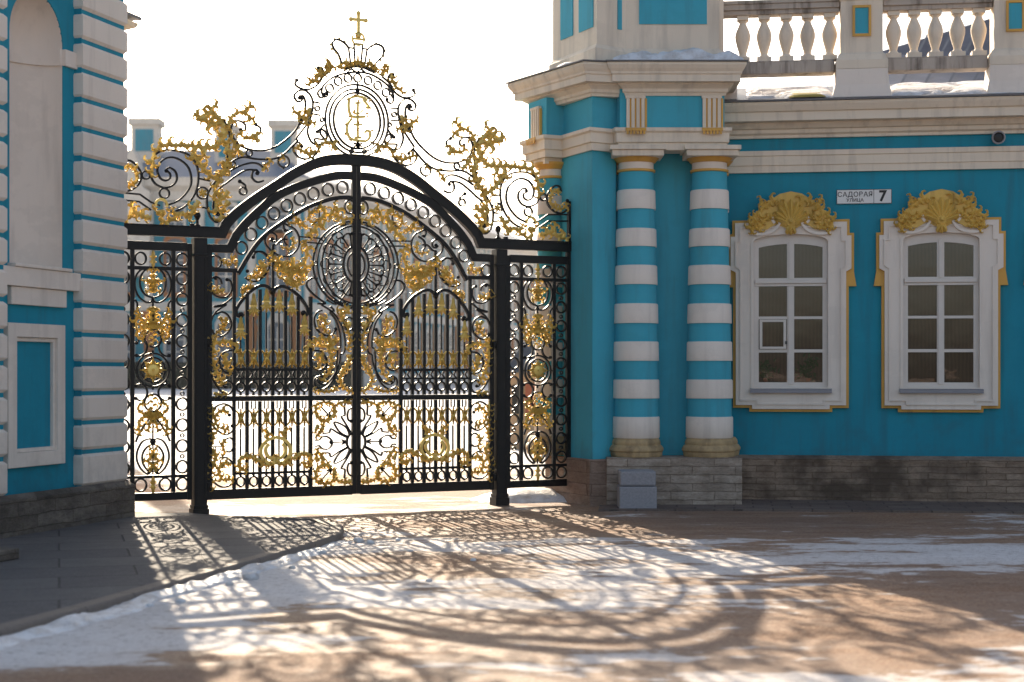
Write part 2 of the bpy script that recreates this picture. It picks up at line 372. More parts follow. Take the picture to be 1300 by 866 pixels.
PZ = 0.065
kerb_px = [(-260, 880), (0, 800), (110, 771), (225, 738), (330, 709), (400, 688), (432, 677), (436, 668), (405, 658), (300, 655)]
kerb = [ground(x, y, PZ) for x, y in kerb_px]
back = [(-3.6, 17.45), (-9, 16.0), (-9, 8)]
def pavement():
    # slab surface inset by the kerb
    poly = kerb + back
    mb = MB(); mb.prism(poly, -0.05, PZ - 0.008)
    tag(mb.build('pavement', M['paving']), kind='structure')
    mk = MB(); n = len(kerb); w = 0.13; out = []
    for i in range(n):
        a = Vector(kerb[max(0, i-1)]); b = Vector(kerb[min(n-1, i+1)]); t = (b-a).normalized(); nn = Vector((t.y, -t.x))
        out.append((Vector(kerb[i]), nn))
    rings = []
    for p, nn in out:
        q = p - nn*w
        rings.append([(p.x+nn.x*0.012, p.y+nn.y*0.012, -0.04), (p.x+nn.x*0.004, p.y+nn.y*0.004, PZ-0.014), (p.x-nn.x*0.012, p.y-nn.y*0.012, PZ+0.004), (q.x, q.y, PZ+0.003), (q.x, q.y, -0.04)])
    # individual kerb stones show as thin gaps
    def lerp_ring(a, b, f): return [tuple(p+(q-p)*f for p, q in zip(u, v)) for u, v in zip(a, b)]
    for i in range(n-1):
        L = (Vector(kerb[i+1])-Vector(kerb[i])).length; k = max(1, round(L/0.85))
        for j in range(k):
            e = 0.005/L; z = 0.004*mn.noise(Vector((i*3.1, j*1.7, 0)))
            A, B = lerp_ring(rings[i], rings[i+1], j/k+e), lerp_ring(rings[i], rings[i+1], (j+1)/k-e)
            mk.loft([[(x, y, zz+z) for x, y, zz in A], [(x, y, zz+z) for x, y, zz in B]])
    tag(mk.build('kerb', M['kerb'], bevel=0.005), kind='structure')
    # ploughed snow ridge lying against the kerb
    pts = []
    for i in range(n-4):
        a = Vector(kerb[i]); b = Vector(kerb[i+1]); L = (b-a).length; k = max(2, int(L/0.06))
        for j in range(k): pts.append(a.lerp(b, j/k))
    R = []
    for i, p in enumerate(pts):
        t = (pts[min(i+1, len(pts)-1)] - pts[max(0, i-1)]).normalized(); nn = Vector((t.y, -t.x))
        f = i/len(pts)
        hh = (0.020 + 0.036*max(0, mn.fractal(Vector((i*0.11, 0, 5)), 0.8, 2, 4)+0.45)) * min(1, (1-f)*6) * (0.55+0.45*math.sin(f*3.0))
        wd = 0.20 + 0.12*mn.noise(Vector((i*0.09, 3, 0)))
        ring = []
        for k in range(9):
            s = k/8; z = hh*math.sin(min(1, s*2.2+0.35)*PI/2)*(1-s**2.0)*1.1 + (0.012*mn.noise(Vector((i*0.5, k*0.9, 1)))+0.008*mn.noise(Vector((i*1.7, k*1.9, 4))))*(1 if 0<k<8 else 0)
            d = -0.015 + wd*s + 0.03*mn.noise(Vector((i*0.3, 9, k*0.3)))*s
            ring.append((p.x+nn.x*d, p.y+nn.y*d, z if k < 8 else -0.02))
        ring.append((p.x, p.y, -0.03))
        R.append(ring)
    ms = MB(); ms.loft(R)
    tag(ms.build('snow_ridge', M['snow'], smooth=True), 'low ridge of dirty snow ploughed against the pavement kerb', kind='stuff')
pavement()
# loose lumps of snow by the kerb
def lumps():
    mb = MB()
    for px, py, r in [(318, 735, .06), (322, 731, .035), (470, 690, .04), (520, 700, .03), (455, 688, .05), (545, 738, .03), (290, 742, .035), (230, 765, .04), (410, 703, .04), (370, 722, .03), (600, 712, .025), (640, 700, .03), (505, 686, .03), (190, 770, .03)]:
        x, y = ground(px, py)
        bm = bmesh.new(); bmesh.ops.create_icosphere(bm, subdivisions=2, radius=r)
        for v in bm.verts:
            v.co *= 1 + 0.5*mn.noise(v.co*18 + Vector((px, 0, 0))); v.co.z = v.co.z*0.6 + r*0.2
        bm.verts.ensure_lookup_table()
        mb.add([(v.co.x+x, v.co.y+y, v.co.z) for v in bm.verts], [tuple(v.index for v in f.verts) for f in bm.faces]); bm.free()
    tag(mb.build('snow_lumps', M['snow'], smooth=True), 'loose frozen snow crumbs scattered beside the kerb', kind='stuff')
lumps()
# little drift of snow where the gate meets the tower
def drift():
    mb = MB(); c = (0.25, 19.9)
    rings = []
    n = 14
    vs = [(c[0], c[1], 0.16)]
    for r in (0.35, 0.7, 1.0):
        for i in range(20):
            a = 2*PI*i/20; rr = r*(1+0.25*mn.noise(Vector((math.cos(a)*2, math.sin(a)*2, r))))
            vs.append((c[0]+0.85*rr*math.cos(a), c[1]+0.5*rr*math.sin(a), {0.35: 0.14, 0.7: 0.07, 1.0: -0.03}[r]))
    fs = [(0, 1+i, 1+(i+1) % 20) for i in range(20)]
    for k in range(2):
        for i in range(20): fs.append((1+k*20+i, 1+(k+1)*20+i, 1+(k+1)*20+(i+1) % 20, 1+k*20+(i+1) % 20))
    mb.add(vs, fs); tag(mb.build('snow_drift', M['snow'], smooth=True), 'small snow drift behind the gate beside the tower', kind='stuff')
drift()
# ================================================================ GATE
TH = math.radians(26.0); GC, GS, GT = math.cos(TH), math.sin(TH), math.tan(TH); GK = 19.2
_t = (452-CX)/F; _Yc = GK/(1-GT*_t); _Xc = _t*_Yc
def gate_uv(x, y):
    t = (x-CX)/F; Y = GK/(1-GT*t); X = t*Y
    return ((X-_Xc)*GC + (Y-_Yc)*GS, EYE + (HZ-y)*Y/F)
def gate_world(u, o=0.0):
    return (_Xc + u*GC - o*GS, _Yc + u*GS + o*GC)
def crop(ox, oy, s):
    return lambda pts: [gate_uv(ox + a/s, oy + b/s) for a, b in pts]
cA = crop(380, 80, 6.66); cB = crop(520, 140, 7.875); cC = crop(600, 190, 6.66); cD = crop(455, 230, 6.66)
cE = crop(540, 260, 7.217); cF = crop(450, 340, 5.095); cG = crop(450, 490, 5.41); cS = crop(350, 200, 4.33); cK = crop(350, 0, 4.33)
cP1 = crop(155, 300, 7.217); cP2 = crop(155, 410, 7.217); cP3 = crop(155, 520, 6.185); cX = crop(0, 0, 1); c3 = crop(500, 120, 3.608)

def spline(P, step=0.02, closed=False):
    P = [Vector(p) for p in P]; n = len(P)
    if n == 2 and not closed: return [tuple(P[0]), tuple(P[1])]
    out = []
    segs = n if closed else n-1
    for i in range(segs):
        if closed: p0, p1, p2, p3 = P[i-1], P[i], P[(i+1) % n], P[(i+2) % n]
        else: p0, p1, p2, p3 = P[max(0, i-1)], P[i], P[i+1], P[min(n-1, i+2)]
        k = max(2, int((p2-p1).length/step))
        for j in range(k):
            t = j/k
            q = 0.5*((2*p1) + (p2-p0)*t + (2*p0-5*p1+4*p2-p3)*t*t + (3*p1-p0-3*p2+p3)*t*t*t)
            out.append((q.x, q.y))
    if not closed: out.append(tuple(P[-1]))
    return out

class Iron(MB):
    """collects shapes given as (u, v) in the gate's plane; sg mirrors, u0 is the thing's own origin"""
    def __init__(s, sg=1, u0=0.0, mid=None):
        super().__init__(); s.sg, s.u0, s.mid = sg, u0, mid
    def P(s, u, v, o=0.0):
        if s.mid is not None and s.sg < 0: u = 2*s.mid - u
        elif s.mid is None: u = s.sg*u
        return (u - s.u0, o, v)
    def ribbon(s, pts, w=0.020, d=0.03, closed=False, raw=False, taper=None, o=0.0, step=0.02):
        q = pts if raw else spline(pts, step, closed)
        n = len(q); R = []
        for i in range(n):
            a = Vector(q[i-1] if (closed or i) else q[0]); b = Vector(q[(i+1) % n] if (closed or i < n-1) else q[i])
            t = b-a
            if t.length < 1e-9: t = Vector((1, 0))
            t.normalize(); nn = Vector((-t.y, t.x)); p = Vector(q[i])
            ww = w/2
            if raw and 0 < i < n-1 and not closed:      # mitre
                t1 = (p-Vector(q[i-1])).normalized(); t2 = (Vector(q[i+1])-p).normalized()
                ww = ww/max(0.5, math.sqrt(max(0.1, (1+t1.dot(t2))/2)))
                bis = (t1+t2).normalized(); nn = Vector((-bis.y, bis.x))
            if taper: ww *= taper[0] + (taper[1]-taper[0])*i/(n-1)
            A = p+nn*ww; B = p-nn*ww
            R.append([s.P(A.x, A.y, o-d/2), s.P(B.x, B.y, o-d/2), s.P(B.x, B.y, o+d/2), s.P(A.x, A.y, o+d/2)])
        s.loft(R, closed_path=closed)
        return s
    def oval(s, c, ru, rv, w=0.016, d=0.034, a0=0, a1=2*PI, n=28, o=0.0):
        full = abs(a1-a0-2*PI) < 1e-6
        pts = [(c[0]+ru*math.cos(a0+(a1-a0)*i/n), c[1]+rv*math.sin(a0+(a1-a0)*i/n)) for i in range(n if full else n+1)]
        return s.ribbon(pts, w, d, closed=full, raw=True, o=o)
    def ball(s, c, r=0.02, n=8):
        vs = []; R = []
        for k in range(1, 6):
            z = math.cos(PI*k/6)*r; rr = math.sin(PI*k/6)*r
            R.append([s.P(c[0]+rr*math.cos(2*PI*i/n), c[1]+z, rr*math.sin(2*PI*i/n)) for i in range(n)])
        s.loft(R); return s
    def bar(s, a, b, w=0.02, d=0.025, o=0.0):
        return s.ribbon([a, b], w, d, raw=True, o=o)
    def rect(s, u0, u1, v0, v1, d=0.06, o=0.0):
        return s.ribbon([(u0, (v0+v1)/2), (u1, (v0+v1)/2)], abs(v1-v0), d, raw=True, o=o)
    def blade(s, p, ang, L, w, curl=1.2, lift=0.02, o=0.0):
        x, y = p; R = []; n = 9; a = ang
        for i in range(n):
            t = i/(n-1)
            ww = w*0.5*(0.62 + 0.55*math.sin(PI*min(1, t*1.25)))*math.sqrt(max(0, 1-(t*0.97)**8))*(1+0.25*math.sin(t*9)) + 0.0015
            nx, ny = -math.sin(a), math.cos(a)
            up = lift*(0.6 + 0.9*math.sin(PI*t)) + 0.012*t
            R.append([s.P(x+nx*ww, y+ny*ww, o-0.004-0.3*up), s.P(x, y, o-up), s.P(x-nx*ww, y-ny*ww, o-0.004-0.3*up), s.P(x, y, o+0.008)])
            a += curl/(n-1)*(0.3+1.4*t); x += math.cos(a)*L/(n-1); y += math.sin(a)*L/(n-1)
        s.loft(R); return s
    def leaf(s, p, ang, L, side=1, w=None, o=0.0):
        w = w or L*0.42
        s.blade(p, ang-side*0.15, L*1.15, w*0.62, side*3.4, 0.022, o)
        s.blade(p, ang-side*0.55, L*0.75, w*0.48, side*1.8, 0.014, o)
        return s
    def acanthus(s, pts, L=0.085, w=0.028, seed=0, dens=1.0, o=0.0, tip=True, grow=None):
        rnd = random.Random(seed*77+5)
        q = spline(pts, 0.012); n = len(q); R = []
        T = []
        for i in range(n):
            a = Vector(q[max(0, i-1)]); b = Vector(q[min(n-1, i+1)]); T.append(math.atan2(b.y-a.y, b.x-a.x))
        for i in range(n):
            f = i/max(1, n-1); ww = w*0.72*(1.10-0.50*f)*(1+0.30*math.sin(i*1.7+seed)); a = T[i]; nx, ny = -math.sin(a), math.cos(a); x, y = q[i]
            R.append([s.P(x+nx*ww, y+ny*ww, o-0.006), s.P(x, y, o-0.026), s.P(x-nx*ww, y-ny*ww, o-0.006), s.P(x, y, o+0.010)])
        s.loft(R)
        gap = L*0.40/min(dens, 1.15); L = L*0.92; acc = gap*0.3; side = 1 if seed % 2 else -1; last = Vector(q[0])
        for i in range(1, n):
            acc += (Vector(q[i])-Vector(q[i-1])).length
            if acc >= gap:
                acc = 0; f = i/n
                LL = L*rnd.uniform(0.6, 1.35); acc = rnd.uniform(-0.3, 0.3)*gap
                s.leaf(q[i], T[i]+side*rnd.uniform(0.65, 0.95), LL, side, o=o-0.004)
                side = -side
        if tip: s.leaf(q[-1], T[-1], L*0.9, side, o=o-0.004)
        return s
    def disc(s, c, r, d=0.03, n=16, o=0.0):
        R = []
        for k, (rr, oo) in enumerate([(0.3, -d), (0.75, -d*0.75), (1.0, -d*0.2), (1.0, d*0.3)]):
            R.append([s.P(c[0]+r*rr*math.cos(2*PI*i/n), c[1]+r*rr*math.sin(2*PI*i/n), o+oo) for i in range(n)])
        s.loft(R); return s
    def spear(s, c, h, w, kind=0):
        """gilded picket finial centred on c, height h, width w"""
        u, v = c
        if kind == 0:                                        # flame over a belted tassel
            s.blade((u, v-0.02*h), PI/2, h*0.55, w*0.42, 0, 0.022)
            for sd in (-1, 1):
                s.blade((u+sd*w*0.10, v-0.05*h), PI/2-sd*0.35, h*0.28, w*0.3, sd*0.9, 0.016)
                s.blade((u, v-0.05*h), -PI/2+sd*0.35, h*0.50, w*0.30, sd*0.25, 0.018)
                s.blade((u, v-0.12*h), -PI/2+sd*0.75, h*0.36, w*0.26, sd*0.9, 0.014)
            s.blade((u, v-0.05*h), -PI/2, h*0.50, w*0.30, 0, 0.022)
            s.ribbon([(u-w*0.33, v-0.06*h), (u+w*0.33, v-0.06*h)], h*0.07, 0.05, raw=True)
            s.ribbon([(u-w*0.42, v-0.30*h), (u+w*0.42, v-0.30*h)], h*0.06, 0.05, raw=True)
        else:                                                # two bells back to back
            for sd in (-1, 1):
                for (a, b, c2) in ((0.0, 0.52, 0.0), (0.42, 0.52, -0.5), (0.95, 0.34, 1.9)):
                    s.blade((u, v), PI/2-sd*a, h*b, w*0.20, sd*c2*0.8, 0.024)
                    s.blade((u, v), -PI/2+sd*a, h*b, w*0.20, -sd*c2*0.8, 0.024)
            s.disc((u, v), w*0.20, 0.03, 8)
            for vv in (0.30, -0.30): s.ribbon([(u-w*0.30, v+vv*h), (u+w*0.30, v+vv*h)], h*0.05, 0.045, raw=True)
        return s

# ---------------------------------------------------------------- shared lines (right half, mirrored for the left)
V_MID, V_BOT, V_CELL, V_UP, V_LOW = 1.316, 0.250, 2.752, 3.163, 2.994
U_POST = 1.850; U_IN = U_POST-0.085
U_END = 2.80
up_line = spline(cX([(452,204.3),(476,206.6),(500,213.6),(527,229),(553,249.5),(576,267.8),(595,285.5),(606,299)])) 
up_line = [(0.0, up_line[0][1])] + up_line[1:]
lo_line = spline(cX([(452,223.6),(476,226),(500,234.3),(527,246.6),(550,260.5),(565,275),(582,293.6),(594,310)]))
lo_line = [(0.0, lo_line[0][1])] + lo_line[1:]
in_line = spline(cX([(452,251),(479,254.8),(507.6,267),(530,281.5),(548,295.5),(560,306),(570,317.5),(580,333),(588,348)]))
in_line = [(0.0, in_line[0][1])] + in_line[1:]

# ================================================================ fixed frame: posts, arched beam, crest
def cast_post(parent, sg, base):
    x0 = sg*U_POST
    mb = MB(); hw = 0.073
    zb = -0.02
    mb.box(x0-hw, x0+hw, -hw, hw, zb, 3.10)
    mb.box(x0-hw-0.010, x0+hw+0.010, -hw-0.010, hw+0.010, 0.10, 0.14)
    mb.box(x0-hw-0.018, x0+hw+0.018, -hw-0.018, hw+0.018, zb, 0.098)
    mb.box(x0-hw-0.012, x0+hw+0.012, -hw-0.012, hw+0.012, 2.90, 2.925)
    for k in (-1, 1):    # raised edge ribs
        mb.box(x0+k*0.045-0.006, x0+k*0.045+0.006, -hw-0.006, -hw+0.001, 0.18, 2.88)
    p = mb.build('post', M['iron'], parent, bevel=0.004)
    f = MB(); f.lathe(x0-0.02, 0, [(0.035, 3.22), (0.035, 3.245), (0.016, 3.26), (0.014, 3.30), (0.022, 3.315), (0.034, 3.335), (0.038, 3.355), (0.030, 3.38), (0.006, 3.395)], 12)
    f.build('finial', M['iron'], p, smooth=0.7)
    k = MB(); k.box(x0+sg*0.055, x0+sg*0.105, -0.02, 0.02, 3.222, 3.262); k.build('stud', M['iron'], p, bevel=0.004)
    h = MB()
    for z in (0.30, 1.9):
        h.lathe(x0-sg*(hw+0.018), -0.045, [(0.020, z), (0.024, z+0.01), (0.024, z+0.075), (0.020, z+0.085)], 12)
    h.build('hinge', M['iron'], p, smooth=0.7)

frame = empty('gateway_arch', (*gate_world(0), 0.0), TH)
tag(frame, 'black iron posts and arched beam carrying the gilded crest, crown and cross', 'gateway')
for sg in (-1, 1): cast_post(frame, sg, 0)
# arched main beam
ub = Iron()
right = up_line + [(U_IN-0.20, V_UP)]
q = [(-u, v) for u, v in reversed(up_line[1:])] + up_line
corner = gate_uv(609, 304.5)
full = [(-U_END-0.02, V_UP), (-corner[0]-0.012, V_UP)] + q + [(corner[0]+0.012, V_UP), (U_END+0.02, V_UP)]
ub.ribbon(full, 0.112, 0.085, raw=True)
b_ = ub.build('arched_beam', M['iron'], frame, bevel=0.006)
rib = Iron(); rib.ribbon([(u, v+0.062) for u, v in full], 0.012, 0.10, raw=True); rib.build('cap_strip', M['iron'], b_)

def crest_iron(sg):
    mk = lambda: Iron(sg)
    def scr(name, curves, balls=(), w=0.021, d=0.03):
        m = mk()
        for c in curves: m.ribbon(c, w, d)
        for b in balls: m.ball(b, 0.024)
        return m.build(name, M['iron'], frame, smooth=0.6)
    def rings(lst):
        for c, r in lst:
            m = mk(); m.oval(c, r*1.0, r*1.0, 0.017, 0.034); m.build('ring', M['iron'], frame, smooth=0.6)
    # tall C scrolls beside the medallion
    scr('scroll', [cA([(800,740),(740,700),(722,650),(745,610),(780,602),(800,628)]), cA([(800,740),(850,715),(878,640),(862,560),(845,480),(835,400),(852,340),(900,302),(955,318),(985,362),(960,402),(925,392),(922,362),(945,352)])], cA([(800,628),(942,372)]))
    scr('scroll', [cA([(945,372),(920,345),(900,378),(895,440),(905,510),(935,590),(975,670)])[:-1] + cB([(-10,130),(15,215),(60,300),(150,400),(250,480),(350,520),(460,525),(560,492),(618,415),(628,345),(600,285),(550,270),(505,298),(502,340),(525,362),(545,350)])], cB([(543,350)]))
    scr('scroll', [cA([(850,500),(880,570),(925,640),(970,710)]) + cB([(30,380),(80,440),(160,530),(260,590),(400,608),(520,605),(610,650),(680,730),(735,820)])])
    scr('scroll', [cA([(965,235),(978,262),(940,290),(870,290),(800,240),(762,175),(752,115),(775,88),(795,98)])], cA([(965,230),(792,100)]))
    scr('scroll', [cA([(925,765),(945,735),(985,755),(990,805),(950,855),(880,862),(810,815),(785,750)]), cA([(745,560),(770,600),(775,640),(745,682),(825,690),(795,738)])], cA([(925,765)]))
    scr('scroll', [cA([(800,240),(770,180),(700,115)]), cA([(770,262),(797,305),(775,342),(742,325),(740,305)])], cA([(742,308)]))
    # scrolls running out over the shoulder
    scr('scroll', [cB([(340,805),(400,825),(445,785),(435,725),(400,715),(385,742)]), cB([(400,712),(500,725),(600,800),(670,866)]) + cC([(70,430),(110,500),(130,590),(112,650),(85,655),(80,625)]), cB([(330,700),(380,655),(450,650),(550,690),(640,750)])], cB([(398,742)]) + cC([(100,635)]))
    scr('scroll', [cC([(0,240),(60,320),(130,420),(172,520),(160,650),(110,712),(62,680),(60,640),(85,615)])])
    scr('scroll', [cB([(410,285),(372,305),(368,345),(385,375)]), c3([(325,455),(303,470),(305,488)])], cB([(410,282)]) + c3([(325,455)]))
    scr('upright', [cB([(690,285),(660,340),(645,400),(645,480),(662,620),(690,740),(700,800)]) + cC([(45,270),(40,330)])])
    scr('scroll', [cC([(450,612),(380,575),(315,500),(283,410),(310,300),(400,245),(480,272),(518,345),(500,410),(462,428),(432,405),(432,370),(458,350)])], cC([(455,352)]))
    scr('scroll', [cC([(430,668),(340,620),(265,520),(235,400),(245,290),(300,215),(390,190),(480,200),(545,250)]), cC([(460,350),(440,325),(395,350),(385,410),(415,460),(470,482),(530,460),(560,405),(555,330)])])
    scr('scroll', [cC([(745,350),(735,315),(700,305),(650,345),(625,405),(640,470),(690,522),(750,538),(800,505),(820,465),(800,430)])], cC([(742,350),(800,432)]))
    for L in (cC([(150,395),(230,385)]), cC([(170,610),(215,605)]), cC([(500,622),(560,602),(635,550),(818,550)]), cC([(560,660),(640,605),(818,605)])): m = mk(); m.ribbon(L, 0.018, 0.026, raw=True); m.build('tie_bar', M['iron'], frame)
    m = mk(); e = cC([(825,440)])[0]; m.rect(U_END-0.012, U_END+0.022, V_UP+0.05, e[1]); m.build('end_bar', M['iron'], frame)
    rings([(cB([(160,600)])[0], 0.066), (cB([(472,560)])[0], 0.036), (c3([(312,495)])[0], 0.042), (cC([(205,495)])[0], 0.064), (cC([(595,402)])[0], 0.043), (cC([(470,525)])[0], 0.054),
           (cA([(800,435)])[0], 0.028), (cA([(762,522)])[0], 0.022), (cB([(615,680)])[0], 0.028)])
    for L in (cA([(775,388),(830,385)]), cA([(775,488),(840,485)]), cB([(160,655),(162,675)]), cA([(900,866),(902,880)])): m = mk(); m.ribbon(L, 0.018, 0.026, raw=True); m.build('tie_bar', M['iron'], frame)
    # gilding
    def g(name, lst, L=0.085, w=0.028, dens=1.0):
        m = mk()
        for i, c in enumerate(lst): m.acanthus(c, L*1.22, w*1.35, seed=len(c)+i*3, dens=dens)
        return m.build(name, M['gold'], frame, smooth=0.5)
    g('gilded_leaves', [cA([(860,440),(872,500),(900,560)]), cA([(880,545),(930,530),(975,490),(985,480)]), cA([(870,540),(840,560)])], 0.075)
    g('gilded_leaves', [cA([(690,110),(720,70),(722,40)]), cA([(775,85),(790,160),(830,215),(870,245)])], 0.07)
    g('gilded_leaves', [cA([(640,760),(690,705),(760,720),(790,775)]), cA([(810,790),(870,820),(920,800),(960,790)])], 0.075)
    g('gilded_leaves', [cB([(650,380),(645,300),(610,225),(540,185),(485,160),(470,115)]), cB([(540,185),(480,205),(445,240)])], 0.085, 0.026)
    g('gilded_leaves', [cB([(690,420),(695,340),(740,265),(800,225),(770,160)]), cB([(790,225),(845,260),(880,310),(905,270)]), cB([(740,325),(800,345),(840,330)])], 0.10, 0.04)
    g('gilded_leaves', [cB([(385,450),(425,385),(480,425),(540,405)]), cB([(520,590),(580,530),(620,450)])], 0.08)
    g('gilded_leaves', [cB([(670,380),(715,470),(770,540),(860,560),(940,555)])[:-1] + cC([(230,140),(300,140),(400,150),(480,165),(530,215),(550,290),(555,370)])], 0.10, 0.034)
    g('gilded_leaves', [cB([(650,470),(665,560),(640,620),(670,700),(700,770)]), cC([(280,185),(235,255),(185,320),(120,365),(70,330),(40,260)])], 0.095, 0.034, 1.25)
    g('gilded_leaves', [cB([(350,720),(330,660),(290,625)]), cB([(210,600),(180,570)])], 0.06, 0.022)
    g('gilded_leaves', [cC([(60,370),(110,420),(120,480)]), cC([(20,460),(60,520),(110,560),(90,620),(70,650)]), cC([(15,540),(50,590)])], 0.095, 0.03, 1.3)
    g('gilded_leaves', [cC([(230,560),(270,630),(300,690),(360,665),(420,720),(470,745)]), cC([(560,720),(610,715),(680,690),(720,740),(785,750)]), cC([(685,690),(690,650)])], 0.09, 0.03, 1.2)
    m = mk(); c = cC([(490,640)])[0]
    m.oval(cC([(492,615)])[0], 0.062, 0.062, 0.026, 0.04, -0.3, PI+0.3); m.leaf((c[0]-0.05, c[1]), PI*1.2, 0.08, -1); m.leaf((c[0]+0.05, c[1]), -0.3, 0.08, 1)
    for a in (-2.4, -1.57, -0.7): m.leaf((c[0], c[1]-0.02), a, 0.10, 1)
    m.build('gilded_shell', M['gold'], frame, smooth=0.5)
    m = mk(); m.acanthus(cC([(745,360),(690,345),(655,400),(665,465),(710,500),(760,500),(790,470)]), 0.07, 0.03, 3, 1.3); m.build('gilded_leaves', M['gold'], frame, smooth=0.5)
    m = mk(); c = cC([(205,495)])[0]
    for k in range(6): m.blade(c, k*PI/3+0.3, 0.05, 0.032, 0.2)
    m.disc(c, 0.018); m.build('gilded_flower', M['gold'], frame, smooth=0.5)
for sg in (-1, 1): crest_iron(sg)

# medallion, royal cypher, crown and cross
def medallion():
    c = (0.012, gate_uv(452, 153.4)[1])
    for ru, rv, w in ((0.288+0.10, 0.420, 0.020), (0.343-0.005, 0.368, 0.020), (0.288, 0.325, 0.022)):
        m = Iron(); m.oval(c, ru, rv, w, 0.035, n=56); m.build('oval_band', M['iron'], frame, smooth=0.6)
    m = Iron()
    arc = spline(cA([(190,262),(192,215),(225,165),(300,115),(395,87),(490,78),(590,92),(685,140),(760,205),(795,275),(792,300)]))
    m.ribbon(arc, 0.021, 0.03, raw=True)
    m.ribbon(cA([(190,262),(215,290),(240,272),(232,255)]), 0.02, 0.03)
    for L in (cA([(380,60),(430,40),(490,34),(550,44),(605,72)]), cA([(400,85),(440,52),(480,78),(520,52),(560,88)])): m.ribbon(L, 0.018, 0.03)
    m.ball(cA([(228,258)])[0], 0.024)
    m.build('ring_arc', M['iron'], frame, smooth=0.6)
    for p in ((255,213),(328,155),(410,128),(492,126),(580,148),(662,190),(732,250)):
        m = Iron(); m.oval(cA([p])[0], 0.046, 0.048, 0.017, 0.032); m.build('ring', M['iron'], frame, smooth=0.6)
    # hangers
    m = Iron(); m.bar(cA([(492,170)])[0], cA([(492,275)])[0], 0.022); m.ball(cA([(492,238)])[0], 0.028)
    m.bar(cA([(492,665)])[0], cA([(492,720)])[0], 0.024)
    for a in (-2.6, -1.9, -0.5, -1.2, 1.57, 0.2, 2.9): m.blade(cA([(492,690)])[0], a, 0.06, 0.025, 0.2)
    m.rect(-0.09, 0.115, gate_uv(452, 196)[1], gate_uv(452, 201)[1]); 
    m.oval(cA([(440,745)])[0], 0.022, 0.022); m.oval(cA([(550,750)])[0], 0.022, 0.022)
    m.build('hanger', M['iron'], frame, smooth=0.6)
    # cypher
    m = Iron()
    for L, w in ((cA([(492,330),(490,420),(490,520),(492,635)]), 0.026), (cA([(465,340),(520,340)]), 0.02), (cA([(455,522),(530,524)]), 0.022), (cA([(465,632),(520,634)]), 0.024),
              (cA([(572,318),(530,292),(480,284),(425,300),(414,345),(418,405),(440,452),(500,458),(555,455)]), 0.03), (cA([(470,395),(455,410),(470,430),(510,425),(530,400)]), 0.02),
              (cA([(440,470),(405,520),(400,575),(425,635),(480,655),(560,660),(592,625),(590,580),(560,575),(548,590)]), 0.03), (cA([(560,375),(590,385),(570,350),(535,310)]), 0.024)):
        m.ribbon(L, w, 0.03, o=-0.01)
    for p, a, sd in (((575,318),-0.6,1),((414,320),2.5,-1),((560,455),0.3,1),((555,440),1.2,-1),((430,460),2.9,1),((400,530),2.8,-1),((395,590),3.6,1),((440,645),4.2,-1),((590,660),-1.0,1),((600,580),0.7,-1),((495,335),1.6,1),((580,385),0.4,-1),((470,420),2.6,1),((492,520),1.2,1),((492,580),2.2,-1),((475,290),1.9,1)):
        m.leaf(cA([p])[0], a, 0.05, sd, o=-0.012)
    m.build('gilded_cypher', M['gold'], frame, smooth=0.5)
    # crown
    m = Iron()
    for L in ([(362,350),(345,300),(318,265),(312,235),(335,217),(372,232),(400,262)], [(535,365),(560,335),(590,300),(590,262),(555,243),(520,258),(503,272)]): m.ribbon(cK(L), 0.022, 0.03)
    for a, b in (((400,258),(412,352)),((430,240),(436,345)),((478,243),(470,345)),((503,268),(490,352)),((400,262),(430,266)),((480,268),(505,270)),((430,240),(478,243))): m.bar(*cK([a, b]), 0.018)
    m.ribbon(cK([(372,392),(410,372),(455,366),(500,376),(545,402)]), 0.022, 0.035); m.ribbon(cK([(385,378),(455,352),(530,385)]), 0.016, 0.03)
    cr = m.build('crown', M['iron'], frame, smooth=0.6)
    m = Iron()
    for p in ((365,352),(350,318),(332,290),(308,270),(302,245),(322,215),(350,213),(380,230),(525,255),(552,240),(582,252),(600,280),(592,308),(575,330)):
        m.ball(cK([p])[0], 0.017, 6)
    for p, L in (((385,345),.085),((450,345),.115),((515,350),.085),((352,365),.07),((545,375),.075),((418,355),.055),((482,357),.055)):
        b0 = cK([p])[0]
        for a in (1.57, 0.75, 2.4, 0.1, 3.0): m.blade((b0[0], b0[1]-0.02), a, L*(1 if a == 1.57 else 0.62), 0.03, (a-1.57)*-0.6)
    m.acanthus(cK([(360,378),(410,362),(455,356),(500,366),(550,392),(575,412)]), 0.05, 0.022, 2, 1.2)
    m.build('gilded_fleurons', M['gold'], cr, smooth=0.5)
    for sd, L in ((0, [(300,395),(250,405),(215,440),(185,435)]), (1, [(270,380),(295,350),(320,375)]), (0, [(590,395),(620,380),(605,365)])):
        m = Iron(); m.acanthus(cK(L), 0.07, 0.025, sd); m.build('gilded_leaves', M['gold'], frame, smooth=0.5)
    # orb and cross
    oc = cK([(454,215)])[0]
    m = Iron(); m.oval(oc, 0.074, 0.074, 0.016, 0.03); m.ribbon([(oc[0]-0.074, oc[1]), (oc[0]+0.074, oc[1])], 0.024, 0.03, raw=True); m.disc((oc[0], oc[1]+0.038), 0.035); m.build('orb', M['gold'], frame, smooth=0.6)
    a, b = cK([(455,195), (455,72)]); h0, h1 = cK([(414,106), (496,113)])
    hv = (h0[1]+h1[1])/2
    m = Iron(); m.ribbon([a, b], 0.034, 0.03, raw=True); m.ribbon([(h0[0], hv), (a[0]-0.018, hv)], 0.034, 0.03, raw=True); m.ribbon([(a[0]+0.018, hv), (h1[0], hv)], 0.034, 0.03, raw=True)
    for p in (b, (h0[0], hv), (h1[0], hv)): m.disc(p, 0.028, 0.022, 10)
    m.disc(a, 0.035, 0.03, 10)
